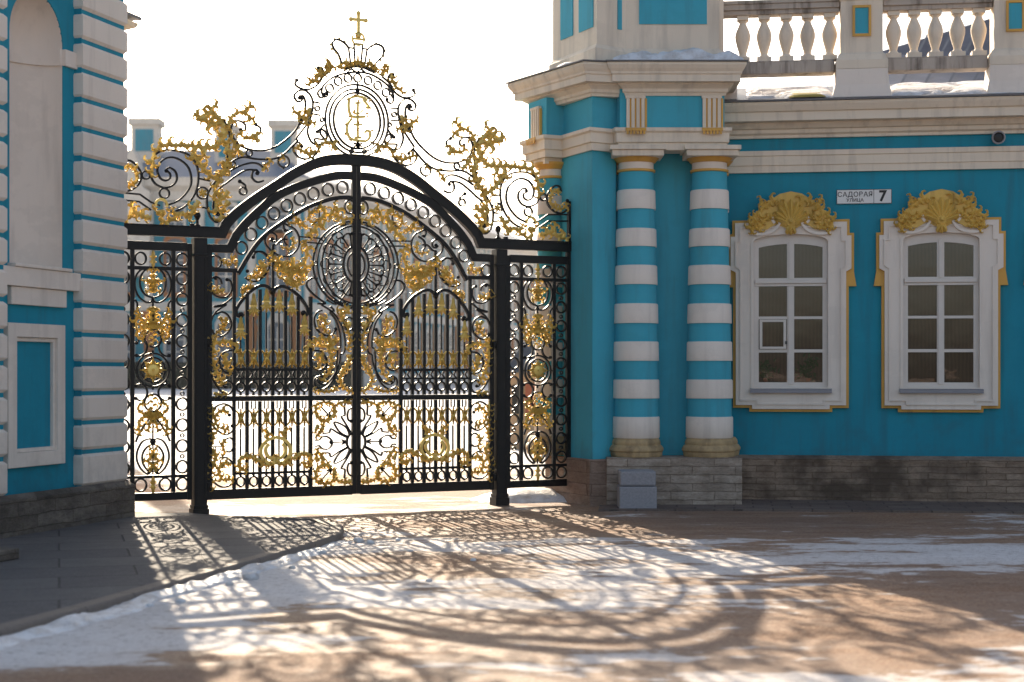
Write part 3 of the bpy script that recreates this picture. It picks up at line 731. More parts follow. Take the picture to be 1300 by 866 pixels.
    m.build('gilded_cross', M['gold'], frame, smooth=0.6)
medallion()

# ================================================================ the two leaves
def make_leaf(sg):
    hinge = sg*(U_IN)
    t = empty('gate_leaf', (*gate_world(hinge), 0.0), TH)
    mk = lambda: Iron(sg, hinge)
    I = M['iron']; Gd = M['gold']
    # frame members
    m = mk(); m.rect(0.003, 0.052, V_BOT-0.05, gate_uv(452, 206)[1], 0.055); m.build('meeting_stile', I, t, bevel=0.004)
    m = mk(); m.rect(U_IN-0.055, U_IN, V_BOT-0.06, V_LOW+0.045, 0.055); m.build('hinge_stile', I, t, bevel=0.004)
    m = mk(); m.rect(0.054, U_IN-0.057, V_BOT-0.058, V_BOT+0.055, 0.05); m.build('bottom_rail', I, t, bevel=0.004)
    m = mk(); m.rect(0.054, U_IN-0.057, V_MID-0.030, V_MID+0.030, 0.05); m.build('middle_rail', I, t, bevel=0.004)
    cn = gate_uv(601.5, 325.5)
    m = mk(); m.ribbon([(0.054, lo_line[0][1]-0.0)] + [p for p in lo_line if p[0] > 0.06] + [(cn[0], V_LOW), (U_IN-0.057, V_LOW)], 0.094, 0.055, raw=True); m.build('top_rail', I, t, bevel=0.004)
    m = mk(); m.ribbon([(0.054, in_line[0][1])] + [p for p in in_line if p[0] > 0.06] + [gate_uv(592.5, 356)], 0.046, 0.06, raw=True); m.build('arch_rail', I, t, bevel=0.003)
    ca = gate_uv(594, 356)
    m = mk(); m.rect(ca[0]-0.01, U_IN-0.057, V_CELL-0.022, V_CELL+0.022, 0.045); m.build('shoulder_rail', I, t)
    for p in ((469.5,239.9),(487.4,245),(505.2,251.8),(521.4,260),(536.8,269.7),(551.8,280.8),(565.4,293.1),(578.1,308.2),(588.5,325.1),(616.9,343.6)):
        c = gate_uv(*p)
        m = mk(); m.oval(c, 0.066, 0.070, 0.018, 0.042); m.build('ring', I, t, smooth=0.6)
    # dividers
    u_d1 = gate_uv(508.5, 430)[0]; u_d2 = gate_uv(596.5, 430)[0]
    v_top1 = gate_uv(508.5, 390)[1]
    for a in ((u_d1-0.022, u_d1+0.022, V_BOT+0.05, v_top1+0.10, 0.036), (u_d2-0.018, u_d2+0.018, V_BOT+0.05, V_CELL-0.015, 0.036)):
        m = mk(); m.rect(*a); m.build('divider', I, t)
    m = mk(); m.bar(gate_uv(552.7, 375), gate_uv(552.7, 318), 0.03, 0.03); m.build('strut', I, t)
    # pickets
    bay = (u_d2-u_d1)/6
    def arch_v(x):        # underside of the picket arch, in pixels
        d = abs(x-552.5); return 371 - 3*math.cos(min(d, 12)/12*PI)*0 + (0 if d < 12 else (d-12)**2*0.024)
    for k in range(1, 6):
        u = u_d1 + bay*k; xx = 508.5 + (596.5-508.5)*k/6
        m = mk(); m.rect(u-0.019, u+0.019, V_MID+0.032, gate_uv(xx, arch_v(xx)+2)[1], 0.034); m.rect(u-0.019, u+0.019, V_BOT+0.057, V_MID-0.032, 0.034); m.build('picket', I, t)
    arr = [12.5, 0, -6, -6, 0, 12.5]
    for k in range(6):
        u = u_d1 + bay*(k+0.5)
        x = 508.5 + (596.5-508.5)*(k+0.5)/6
        topy = (340+[62, 38, 34, 34, 40, 68][k]) + 12
        c = gate_uv(x, topy)
        m = mk(); m.rect(u-0.008, u+0.008, gate_uv(x, 457)[1], c[1]-0.02, 0.02); m.rect(u-0.008, u+0.008, gate_uv(x, 594)[1], gate_uv(x, 540)[1], 0.02); m.build('thin_picket', I, t)
        m = mk(); m.spear((u, c[1]), 0.245, 0.115, 0); m.build('gilded_spear', Gd, t, smooth=0.5)
        m = mk(); m.spear((u, gate_uv(x, 456)[1]), 0.215, 0.135, 1); m.build('gilded_bell', Gd, t, smooth=0.5)
        m = mk(); m.spear((u, gate_uv(x, 527.5)[1]), 0.215, 0.120, 1); m.build('gilded_bell', Gd, t, smooth=0.5)
        m = mk(); m.oval((u, gate_uv(552, 490.6)[1]), 0.048, 0.052, 0.019, 0.034); m.build('ring', I, t, smooth=0.6)
        m = mk(); m.oval((u, gate_uv(552, 603.6)[1]), 0.048, 0.052, 0.019, 0.034); m.build('ring', I, t, smooth=0.6)
    m = mk()
    for yy, w in ((469.5, .030), (480.5, .022), (484.0, .0), (594, .030)):
        if w: v = gate_uv(552, yy)[1]; m.rect(u_d1+0.022, u_d2-0.018, v-w/2, v+w/2, 0.036)
    for k in range(6):
        u = u_d1 + bay*(k+0.5); va, vb = gate_uv(552, 469.5)[1], gate_uv(552, 480.5)[1]
        for sd in (-1, 1): m.ribbon([(u+sd*0.040, va-0.01), (u+sd*0.012, (va+vb)/2), (u+sd*0.040, vb+0.01)], 0.014, 0.026)
        for sd in (-1, 1): m.rect(u+sd*0.022-0.006, u+sd*0.022+0.006, gate_uv(552, 517)[1], V_MID-0.032, 0.02)
        for a, b in ((481, 484.5), (496.5, 500.5), (594.5, 597.5), (609.8, 611)): m.rect(u-0.012, u+0.012, gate_uv(552, b)[1], gate_uv(552, a)[1], 0.03)
    m.build('cross_rails', I, t)
    m = mk()
    m.ribbon(cF([(525,182),(545,158),(575,145),(612,153),(660,190),(705,245),(735,300),(728,335),(705,338),(697,322)]), 0.036, 0.035, taper=None)
    m.ribbon(cF([(525,182),(505,158),(475,145),(435,153),(385,185),(345,228),(318,275),(318,310),(338,318),(345,300)]), 0.036, 0.035)
    m.ball(cF([(708,328)])[0], 0.034); m.ball(cF([(340,305)])[0], 0.034); m.ball(cF([(525,180)])[0], 0.04)
    m.build('picket_arch', I, t, smooth=0.6)
    # ---- outer column of scrolls, upper
    def scr(curves, balls=(), w=0.020, name='scroll', r=0.022):
        m = mk()
        for c in curves: m.ribbon(c, w, 0.03)
        for b in balls: m.ball(b, r)
        return m.build(name, I, t, smooth=0.6)
    def gl(curves, L=0.075, w=0.028, dens=1.2, seed=0):
        m = mk()
        for i, c in enumerate(curves): m.acanthus(c, L, w, seed+i+len(c), dens)
        return m.build('gilded_leaves', Gd, t, smooth=0.5)
    scr([cF([(785,118),(765,130),(760,180),(790,225),(840,225),(880,185),(888,120)]), cF([(815,150),(822,122),(850,105),(870,118)]), cF([(757,225),(800,265),(860,285),(835,285),(790,270),(850,318),(880,390),(885,430)])], cF([(785,120),(850,115)]))
    scr([cF([(870,430),(850,455),(820,462),(778,432),(762,385),(780,335),(815,315),(850,330)])], cF([(868,430)]))
    scr([cF([(755,545),(790,550),(825,580),(828,635),(800,675),(755,685)]), cF([(880,540),(882,620),(865,720),(820,790),(780,808),(755,780),(758,745),(785,728),(808,745),(800,768),(785,765)])], cF([(790,765)]))
    gl([cF([(800,180),(830,190),(860,200),(880,160)]), cF([(880,130),(885,180)])], 0.065)
    gl([cF([(790,345),(800,400),(840,440)]), cF([(830,345),(810,380)])], 0.07)
    gl([cF([(745,560),(735,510),(790,490),(850,500),(880,480)]), cF([(860,500),(872,580),(850,660),(815,730)]), cF([(790,560),(800,620),(775,670)])], 0.085, 0.034, 1.4)
    gl([cF([(860,800),(830,812),(800,812)]), cF([(665,150),(690,185),(700,215)])], 0.06)
    # shoulder cell leaves
    gl([cE([(400,540),(430,580),(400,610)]), cE([(430,620),(470,610),(500,590)])], 0.06, 0.024)
    # ---- outer column, lower
    scr([cG([(795,160),(815,125),(860,108),(905,130),(925,180),(918,240),(880,285),(840,305),(800,280),(795,255)]), cG([(800,400),(790,360),(815,325),(850,335)]), cG([(795,500),(830,455),(880,450)]), cG([(790,600),(820,630),(870,635),(915,600),(930,560)]), cG([(800,400),(820,415),(850,410)])], cG([(820,180),(803,250),(800,405)]))
    scr([cG([(870,378),(935,378)])], w=0.012)
    gl([cG([(825,165),(870,150),(905,195),(890,250),(840,270)])], 0.075, 0.026, 1.2, 1)
    gl([cG([(845,330),(862,370),(850,420),(860,440)])], 0.06, 0.026, 1.3)
    gl([cG([(810,495),(860,490),(885,540),(860,590),(815,590)])], 0.07, 0.03, 1.4, 3)
    gl([cG([(932,110),(922,180),(938,250),(915,310),(925,360)]), cG([(925,390),(900,440),(920,500),(938,560),(925,640)])], 0.07, 0.034, 1.8, 2)
    # ---- upper field above the pickets
    scr([cD([(565,405),(570,440),(555,465),(535,462)]), cD([(565,410),(530,425),(480,450),(448,510),(452,590),(500,655),(570,680),(640,655),(700,600),(712,550),(690,505),(655,495),(625,515),(628,555),(655,565),(672,545)]), cD([(500,465),(550,500),(565,550),(540,590)]), cD([(540,540),(580,540),(625,585),(650,590)])], cD([(555,465),(655,542),(570,405)]))
    scr([cD([(800,655),(740,655),(695,690),(678,745),(700,820),(760,860)]), cE([(250,540),(240,505),(190,488),(140,520),(120,590),(150,680),(210,740),(270,750),(320,720)])], cE([(252,542),(300,665)]))
    gl([cE([(170,590),(160,660),(220,720),(280,710)]), cE([(200,560),(190,640),(240,680)])], 0.07, 0.03, 1.5)
    gl([cE([(250,790),(310,810),(340,830)])], 0.06)
    gl([cD([(500,510),(490,560),(510,610),(560,605),(580,600)])], 0.05, 0.026, 0.9)
    gl([cD([(540,800),(560,760),(620,700),(660,680)]), cD([(540,810),(500,760),(440,740),(400,700),(380,600),(400,560)]), cD([(540,820),(600,770),(640,720)]), cD([(470,800),(420,780),(360,740)]), cD([(540,830),(480,790)]), cD([(500,680),(490,740)])], 0.095, 0.036, 1.5)
    gl([cF([(400,60),(430,90),(440,120),(400,130),(380,105)]), cF([(330,20),(350,80),(375,140)]), cF([(440,40),(470,80)]), cF([(360,30),(400,70)]), cF([(430,20),(480,40),(500,20)])], 0.09, 0.034, 1.4, 4)
    gl([cD([(395,500),(340,455),(290,390),(250,320),(170,300),(90,330),(30,320)]), cD([(150,310),(130,260),(150,225)]), cD([(250,330),(240,270),(265,240)]), cD([(235,330),(250,400)])], 0.095, 0.034, 1.3)
    gl([cD([(300,290),(350,300),(370,340),(350,380),(310,370)]), cD([(380,420),(430,410),(470,390),(470,340),(490,350)]), cD([(480,400),(520,400)])], 0.065, 0.026, 1.2, 2)
    scr([cD([(310,255),(285,290),(300,360),(345,400)]), cD([(260,508),(450,508)]), cD([(260,550),(400,550)])], cD([(405,560)]), 0.016)
    m = mk(); c = cD([(35,225)])[0]; m.oval(c, 0.062, 0.078, 0.018, 0.035, -PI*0.65, PI*0.65, 20); m.build('ring', I, t, smooth=0.6)
    m = mk(); m.disc((c[0], c[1]), 0.035); m.blade((c[0], c[1]), 1.4, 0.06, 0.03, 0.5); m.blade((c[0], c[1]), -1.4, 0.06, 0.03, -0.5); m.build('gilded_flower', Gd, t, smooth=0.5)
    # ---- sunburst oval by the meeting stile
    sc = (0.0, gate_uv(452, 336.3)[1]); K = 0.00915/GC
    def half(ru, rv, w, d=0.018):
        m = mk(); a = math.asin(min(1, 0.05/ru)); m.oval(sc, ru, rv, w, d, -PI/2+a, PI/2-a, 40); return m
    RU, RV = 0.525, 0.505
    half(RU, RV, 0.022).build('oval_band', I, t, smooth=0.6)
    half(RU*0.90, RV*0.955, 0.016).build('oval_band', I, t, smooth=0.6)
    half(RU*0.79, RV*0.89, 0.020).build('oval_band', I, t, smooth=0.6)
    half(0.155, 0.215, 0.026).build('hub_band', I, t, smooth=0.6)
    half(0.105, 0.150, 0.020).build('hub_band', I, t, smooth=0.6)
    m = mk()
    nr = 9
    for i in range(nr):
        a = -PI/2 + PI*(i+0.5)/nr
        du, dv = math.cos(a), math.sin(a)
        p0 = (sc[0]+0.155*du, sc[1]+0.215*dv); p1 = (sc[0]+RU*0.62*du, sc[1]+RV*0.70*dv)
        if p1[0] < 0.06: p1 = (0.07, p1[1])
        if p0[0] < 0.055: p0 = (0.06, p0[1])
        m.ribbon([p0, p1], 0.022, 0.012, raw=True, taper=(0.55, 1.0))
        m.blade(p1, math.atan2(dv*RV, du*RU)+0.8, 0.07, 0.02, 1.6); m.blade(p1, math.atan2(dv*RV, du*RU)-0.8, 0.07, 0.02, -1.6); m.ball(p1, 0.018)
    m.build('sun_rays', I, t, smooth=0.6)
    m = mk()
    for i in range(1, nr):
        a = -PI/2 + PI*i/nr; du, dv = math.cos(a), math.sin(a); pts = []
        for k in range(13):
            f = 0.30 + 0.034*k; w_ = 0.012*math.sin(k*PI/2)
            pts.append((sc[0]+RU*f*du - w_*dv, sc[1]+RV*(f+0.13)*dv + w_*du))
        if min(p[0] for p in pts) > 0.055: m.ribbon(pts, 0.012, 0.012)
    m.build('wavy_rays', I, t, smooth=0.6)
    m = mk()
    for i in range(7):
        a = -PI/2 + PI*(i+0.5)/7
        c = (sc[0]+RU*0.70*math.cos(a), sc[1]+RV*0.80*math.sin(a))
        if c[0] > 0.10: m.oval(c, 0.068, 0.060, 0.012, 0.012, a-1.9, a+1.9, 16)
    m.build('sun_loops', I, t, smooth=0.6)
    for i in range(5):
        a = -PI/2 + PI*(i+0.5)/5; m = mk(); m.oval((sc[0]+RU*0.95*math.cos(a), sc[1]+RV*0.975*math.sin(a)), 0.022, 0.022, 0.012, 0.03); m.build('ring', I, t, smooth=0.6)
    # ---- lyre below the sun
    scr([cF([(255,85),(285,82),(318,105),(318,140),(285,180),(240,215),(205,240),(255,242)])], (), 0.022)
    scr([cF([(205,240),(232,246),(165,290),(118,350),(88,430),(82,520),(95,555),(112,560)]), cF([(175,255),(150,285),(178,290),(140,345),(115,430),(112,515),(132,518),(130,545)]), cF([(112,560),(120,620),(150,690),(195,745),(240,750),(258,722),(240,712)]), cF([(130,545),(135,600),(140,680),(175,750),(225,785),(268,765),(272,720),(240,700),(215,715)])], cF([(238,735)]), 0.019)
    scr([cF([(50,130),(90,190),(140,240),(200,215)]), cF([(60,235),(120,235),(150,210)])], cF([(140,235),(85,230)]), 0.016)
    scr([cF([(145,405),(165,440),(215,440),(262,400),(275,340),(255,295),(225,285)])], cF([(140,400)]))
    scr([cF([(200,590),(230,545),(280,540)]), cF([(200,590),(205,640),(250,665),(290,640)])], cF([(200,590)]))
    gl([cF([(245,320),(205,350),(215,400),(190,430)]), cF([(255,340),(250,380)])], 0.07, 0.03, 1.4, 1)
    gl([cF([(325,545),(300,495),(250,465),(195,465),(145,475)]), cF([(150,480),(175,540),(165,600),(185,680),(220,715)]), cF([(260,500),(200,510)]), cF([(270,560),(225,590),(250,640)])], 0.085, 0.034, 1.5, 3)
    gl([cF([(55,250),(80,290),(110,300),(95,340),(65,400),(50,470),(60,520)]), cF([(90,270),(120,280)])], 0.075, 0.032, 1.5, 2)
    gl([cF([(50,560),(60,620),(95,670),(115,720),(85,780),(45,798)])], 0.06, 0.034, 1.4, 5)
    gl([cF([(130,770),(150,790),(210,800),(270,790)])], 0.05, 0.026, 1.3)
    m = mk(); c = cF([(58,365)])[0]; m.oval(c, 0.06, 0.075, 0.018, 0.035); m.build('ring', I, t, smooth=0.6)
    m = mk(); m.disc(c, 0.035); m.build('gilded_flower', Gd, t, smooth=0.5)
    # ---- lower star
    cv = gate_uv(452, 561)[1]; cv_px = (561-490)*5.41
    m = mk(); m.oval((0.0, cv), 0.115, 0.118, 0.024, 0.034, -PI*0.36, PI*0.36, 18); m.build('hub_band', I, t, smooth=0.6)
    def mir(L): return [(a, 2*383-b) for a, b in L]
    star = [[(72,352),(125,325),(182,288),(190,312),(235,318)], [(55,340),(68,300),(95,270),(158,243),(140,290),(110,322),(66,346)], [(38,335),(70,278),(112,205),(88,200),(90,140),(85,120)], [(35,145),(62,165),(70,205),(60,238),(38,242)]]
    cur = []
    for L in star: cur += [cG(L), cG(mir(L))]
    cur += [cG([(284,362),(258,360),(240,340),(205,342),(176,368),(176,400),(205,424),(240,420),(258,400),(284,402)])]
    scr(cur, cG([(180,380),(45,240),(45,526)]), 0.018, 'star_scrolls', 0.024)
    m = mk()
    for a, b in (((165,381),(84,381)), ((250,135),(188,205)), ((255,640),(180,562))):
        pa, pb = cG([a, b]); m.ribbon([pa, pb], 0.014, 0.022, raw=True)
        an = math.atan2(pa[1]-pb[1], pa[0]-pb[0]); m.blade(pb, an+0.5, 0.06, 0.022, 0); m.blade(pb, an-0.5, 0.06, 0.022, 0)
    m.build('arrows', I, t)
    lf = [[(45,118),(85,108),(140,125)], [(172,215),(155,170),(175,120),(215,108)], [(178,215),(230,235),(278,190),(275,125),(235,112)], [(238,250),(240,290),(275,335)], [(265,260),(285,300)]]
    for i, L in enumerate(lf): gl([cG(L), cG(mir(L))], 0.065, 0.034, 1.4, i)
    # ---- gilded lyre over the lower pickets
    m = mk(); x0 = 543
    def both(L): return [cG(L), cG([(2*x0-a, b) for a, b in L])]
    for L in ([(543,332),(590,345),(630,390),(635,440),(610,480),(575,505),(545,480)], [(585,375),(605,400),(600,440),(570,470),(543,455)]):
        for c in both(L): m.ribbon(c, 0.036, 0.035, o=-0.03)
    for L in ([(640,470),(620,505),(570,510)], [(650,480),(690,455),(735,450),(768,480),(762,525),(730,535),(722,508)], [(600,340),(590,300),(620,280)], [(543,510),(543,460)]):
        for i, c in enumerate(both(L)): m.acanthus(c, 0.06, 0.036, i, 1.1, o=-0.03)
    m.build('gilded_lyre', Gd, t, smooth=0.5)
    return t
lf1 = make_leaf(-1)
tag(lf1, 'gilded iron gate leaf hung on the post nearest the rusticated pavilion', 'gate leaf', 'gate leaves')
lf2 = make_leaf(1)
tag(lf2, 'gilded iron gate leaf hung on the post nearest the striped columns', 'gate leaf', 'gate leaves')

# ================================================================ side panels
UC = 2.365
def make_panel(sg, rings_side):
    org = sg*1.94
    t = empty('gate_side_panel', (*gate_world(org), 0.0), TH)
    I, Gd = M['iron'], M['gold']
    class PI_(Iron):
        def P(s, u, v, o=0.0):
            u = abs(u)
            if s.flip: u = 2*UC - u
            return (sg*u - org, o, v)
    def mk(flip=False):
        m = PI_(); m.flip = flip; return m
    # stiles and rails
    m = mk(); m.rect(1.935, 1.985, V_BOT-0.05, V_LOW+0.04, 0.05); m.build('stile', I, t, bevel=0.003)
    m = mk(); m.rect(U_END-0.035, U_END+0.018, 0.0 if sg > 0 else 0.05, V_UP-0.06, 0.055); m.build('stile', I, t, bevel=0.003)
    for a in (UC-0.225, UC+0.225):
        m = mk(); m.rect(a-0.021, a+0.021, V_BOT+0.043, V_LOW-0.045, 0.04); m.build('bar', I, t)
    m = mk(); m.rect(1.987, U_END-0.037, V_BOT-0.045, V_BOT+0.04, 0.05); m.build('bottom_rail', I, t, bevel=0.003)
    m = mk(); m.rect(1.987, U_END-0.037, V_LOW-0.045, V_LOW+0.05, 0.06); m.build('top_rail', I, t, bevel=0.003)
    segs = [(1.987, UC-0.247), (UC-0.203, UC+0.203), (UC+0.247, U_END-0.037)]
    for a, b in segs:
        m = mk(); m.rect(a, b, V_CELL-0.02, V_CELL+0.02, 0.04); m.build('cross_rail', I, t)
        m = mk(); m.rect(a, b, 0.466-0.016, 0.466+0.016, 0.04); m.build('cross_rail', I, t)
    # ring columns
    n = 11
    def ring(u, v, r=0.064, rv=0.068):
        m = mk(); m.oval((u, v), r, rv, 0.018, 0.038); m.build('ring', I, t, smooth=0.6)
    cols = [UC-0.325] + ([UC+0.325] if rings_side else [])
    for uc in cols:
        ring(uc, (V_CELL+V_LOW-0.045)/2+0.005); ring(uc, (0.466+V_BOT+0.04)/2)
        v0, v1 = 0.482+0.085, V_CELL-0.02-0.085
        lk = mk()
        for i in range(n-1+0):
            v = v0+(v1-v0)*i/(n-2); ring(uc, v)
            if i < n-2: lk.oval((uc, v+(v1-v0)/(n-2)/2), 0.020, 0.020, 0.011, 0.03, n=12)
        lk.build('link_rings', I, t, smooth=0.6)
    for fl in (False, True):
        m = mk(fl); m.oval((UC-0.135, (V_CELL+V_LOW-0.045)/2+0.005), 0.060, 0.066, 0.018, 0.036); m.build('ring', I, t, smooth=0.6)
        m = mk(fl); m.oval((UC-0.135, (0.466+V_BOT+0.04)/2), 0.064, 0.068, 0.018, 0.036); m.build('ring', I, t, smooth=0.6)
        def scr(curves, balls=(), w=0.019):
            m = mk(fl)
            for c in curves: m.ribbon(c, w, 0.03)
            for b in balls: m.ball(b, 0.022)
            return m.build('scroll', I, t, smooth=0.6)
        scr([cP1([(340,305),(385,310),(425,350),(447,420),(440,500),(400,570),(340,608),(295,600),(272,582)]), cP1([(342,300),(382,350),(400,420),(388,490),(350,540),(300,560),(270,566)])], cP1([(340,303),(280,590)]))
        scr([cP1([(448,585),(425,620),(415,700),(385,765),(330,815),(285,840)]), cP2([(445,185),(420,175),(412,160)]), cP2([(440,300),(400,305),(350,270),(335,210),(350,170)])], cP2([(430,185),(430,300)]))
        scr([cP2([(440,575),(400,560),(355,580),(332,635),(352,690),(400,710),(440,690)])], cP2([(435,577),(435,690)]))
        scr([cP3([(235,245),(270,228),(325,250),(362,320),(366,390),(335,460),(285,505),(270,495)]), cP3([(228,262),(285,290),(322,345),(322,410),(300,455),(270,492)]), cP3([(375,250),(350,190),(300,110),(250,50),(215,40)])], cP3([(232,252),(272,492)]))
        def gl(curves, L=0.075, w=0.028, dens=1.3, seed=0):
            m = mk(fl)
            for i, c in enumerate(curves): m.acanthus(c, L, w, seed+i+len(c), dens)
            return m.build('gilded_leaves', Gd, t, smooth=0.5)
        gl([cP1([(268,520),(270,420),(270,320)]), cP1([(275,470),(320,420),(370,408)]), cP1([(275,500),(330,500)])], 0.06, 0.024, 1.2)
        gl([cP1([(280,845),(340,820),(390,760),(420,690)]), cP1([(275,840),(300,760),(290,680)]), cP1([(420,720),(440,780),(430,840)])], 0.08, 0.03, 1.3, 1)
        gl([cP2([(265,35),(330,30),(385,50),(430,95),(400,150),(360,130),(370,95)])], 0.06, 0.028, 1.1, 2)
        gl([cP2([(255,860),(300,820),(360,830),(415,790),(395,740),(350,740)])], 0.055, 0.028, 1.1, 3)
        gl([cP3([(215,35),(260,90),(275,150)]), cP3([(225,35),(300,50),(350,100),(345,180)])], 0.075, 0.032, 1.4, 1)
        gl([cP3([(212,490),(250,430),(300,395)]), cP3([(212,400),(235,340),(265,300)])], 0.06, 0.03, 1.1, 2)
    # centre pieces
    def ov(c, r, w=0.019, rv=None):
        m = mk(); m.oval(c, r, rv or r*1.03, w, 0.034); m.build('ring', I, t, smooth=0.6)
    vR = cP2([(262,432)])[0][1]; vA = cP2([(262,142)])[0][1]; vB = cP2([(255,732)])[0][1]
    ov((UC, vR), 0.178); ov((UC, vR), 0.132); ov((UC, vA), 0.092); ov((UC, vB), 0.092)
    m = mk(); m.disc((UC, vR), 0.086, 0.035, 20)
    for k in range(8): m.blade((UC+0.07*math.cos(k*PI/4), vR+0.07*math.sin(k*PI/4)), k*PI/4, 0.075, 0.022, 0, 0.012)
    for k in range(16): m.blade((UC+0.05*math.cos((k+.5)*PI/8), vR+0.05*math.sin((k+.5)*PI/8)), (k+.5)*PI/8, 0.05, 0.022, 0, 0.03)
    m.disc((UC, vR), 0.022, 0.05, 10)
    m.build('gilded_sun', Gd, t, smooth=0.5)
    m = mk()
    for dv in (-1, 1): m.ball((UC, vR+dv*0.205), 0.014)
    for k in (-1, 1): m.bar((UC+k*0.135, vR), (UC+k*0.222, vR), 0.009, 0.015); m.ball((UC+k*0.198, vR), 0.012)
    m.bar((UC, vA+0.092), (UC, cP1([(265,560)])[0][1]), 0.018); m.bar((UC, vB-0.092), (UC, 0.49), 0.014)
    m.build('tie_bar', I, t)
    m = mk()
    for c, n_ in (((UC, vA), 4), ((UC, vB), 4)):
        for k in range(5): m.leaf((c[0], c[1]-0.07+0.035*k), PI/2+(0.9 if k % 2 else -0.9), 0.07, 1 if k % 2 else -1)
    c = (UC, cP1([(265,690)])[0][1])
    for a in (0.3, 0.9, 1.57, 2.24, 2.84): m.blade(c, a, 0.06, 0.03, 0)
    m.build('gilded_flower', Gd, t, smooth=0.5)
    m = mk()
    for v in ((V_CELL+V_LOW-0.045)/2, (0.466+V_BOT+0.04)/2):
        for k in (-1, 1): m.blade((UC, v), k*PI/2, 0.095, 0.045, 0, 0.025); m.blade((UC, v+k*0.03), 0, 0.04, 0.02, 0.0); m.blade((UC, v+k*0.03), PI, 0.04, 0.02, 0.0)
    m.build('gilded_spindle', Gd, t, smooth=0.5)
    return t
p1 = make_panel(-1, True)
tag(p1, 'narrow openwork iron panel with gilded sun beside the rusticated pavilion', 'gate panel', 'openwork panels flanking the gate')
p2 = make_panel(1, True)
tag(p2, 'narrow openwork iron panel with gilded sun beside the turquoise tower', 'gate panel', 'openwork panels flanking the gate')
# ================================================================ profile sweep along a plan line (mitred)
def sweep(mb, plan, prof, closed=False, mi=0, matf=None):
    """plan: list of (x, y), outside on the right hand when walking along; prof: list of (out, z) bottom to top, closed to a ring at the back"""
    n = len(plan); R = []
    P = [Vector(p) for p in plan]
    for i in range(n):
        if closed: a, b = P[i-1], P[(i+1) % n]
        else: a, b = P[max(0, i-1)], P[min(n-1, i+1)]
        p = P[i]
        d1 = (p-a) if (i > 0 or closed) else (b-p); d2 = (b-p) if (i < n-1 or closed) else (p-a)
        d1.normalize(); d2.normalize()
        n1 = Vector((d1.y, -d1.x)); n2 = Vector((d2.y, -d2.x)); m = n1+n2
        m = m/max(0.2, m.dot(n1)) if m.length > 1e-6 else n1
        R.append([(p.x+m.x*o, p.y+m.y*o, z) for o, z in prof])
    mb.loft(R, mi, closed_path=closed)

# ================================================================ RIGHT WING (turquoise wall with two windows)
WT = math.atan(0.143); WC_, WS_ = math.cos(WT), math.sin(WT); WK = 20.25
W0 = (2.62, WK-0.143*2.62)
def wing_at(x, y):            # pixel -> (along wall, height)
    t = (x-CX)/F; Y = WK/(1+0.143*t); X = t*Y
    return ((X-W0[0])*WC_ - (Y-W0[1])*WS_, EYE+(HZ-y)*Y/F)
wing = empty('turquoise_wing', (W0[0], W0[1], 0), -WT)
tag(wing, 'turquoise wing with two cream framed windows and a stone plinth beside the striped columns', 'building')
WL = 9.0
mb = MB(); mb.box(-0.3, WL, 0, 3.0, 0.50, 4.97); wall = mb.build('wall', M['teal'], wing)
mb = MB(); mb.box(-0.3, WL, -0.09, 0.3, -0.05, 0.535); 
mb.add([(-0.3,-0.105,0.535),(WL,-0.105,0.535),(WL,0.0,0.575),(-0.3,0.0,0.575),(-0.3,-0.105,0.50),(WL,-0.105,0.50)], [(0,1,2,3),(4,5,1,0)])
mb.build('plinth', M['stone_r'], wing)
def strip_along(name, prof, mat, parent=wing, x0=-0.3, x1=WL, bevel=0):
    m = MB(); m.loft([[(x0, -o, z) for o, z in prof], [(x1, -o, z) for o, z in prof]]); return m.build(name, mat, parent, bevel=bevel)
za, zb = 4.115, 4.385
strip_along('architrave', [(0, za), (0.045, za), (0.045, za+0.085), (0.06, za+0.09), (0.06, za+0.20), (0.075, za+0.21), (0.075, zb), (0, zb)], M['cream'])
zc = 4.545
strip_along('cornice', [(0, zc), (0.05, zc), (0.05, zc+0.035), (0.09, zc+0.055), (0.09, zc+0.10), (0.13, zc+0.11), (0.17, zc+0.16), (0.17, zc+0.175), (0.30, zc+0.18), (0.30, zc+0.285), (0.33, zc+0.295), (0.37, zc+0.36), (0.385, zc+0.40), (0.0, zc+0.41)], M['cream'])
strip_along('drip_edge', [(0.0, zc+0.412), (0.405, zc+0.405), (0.405, zc+0.425), (0.0, zc+0.445)], M['metal_roof'])
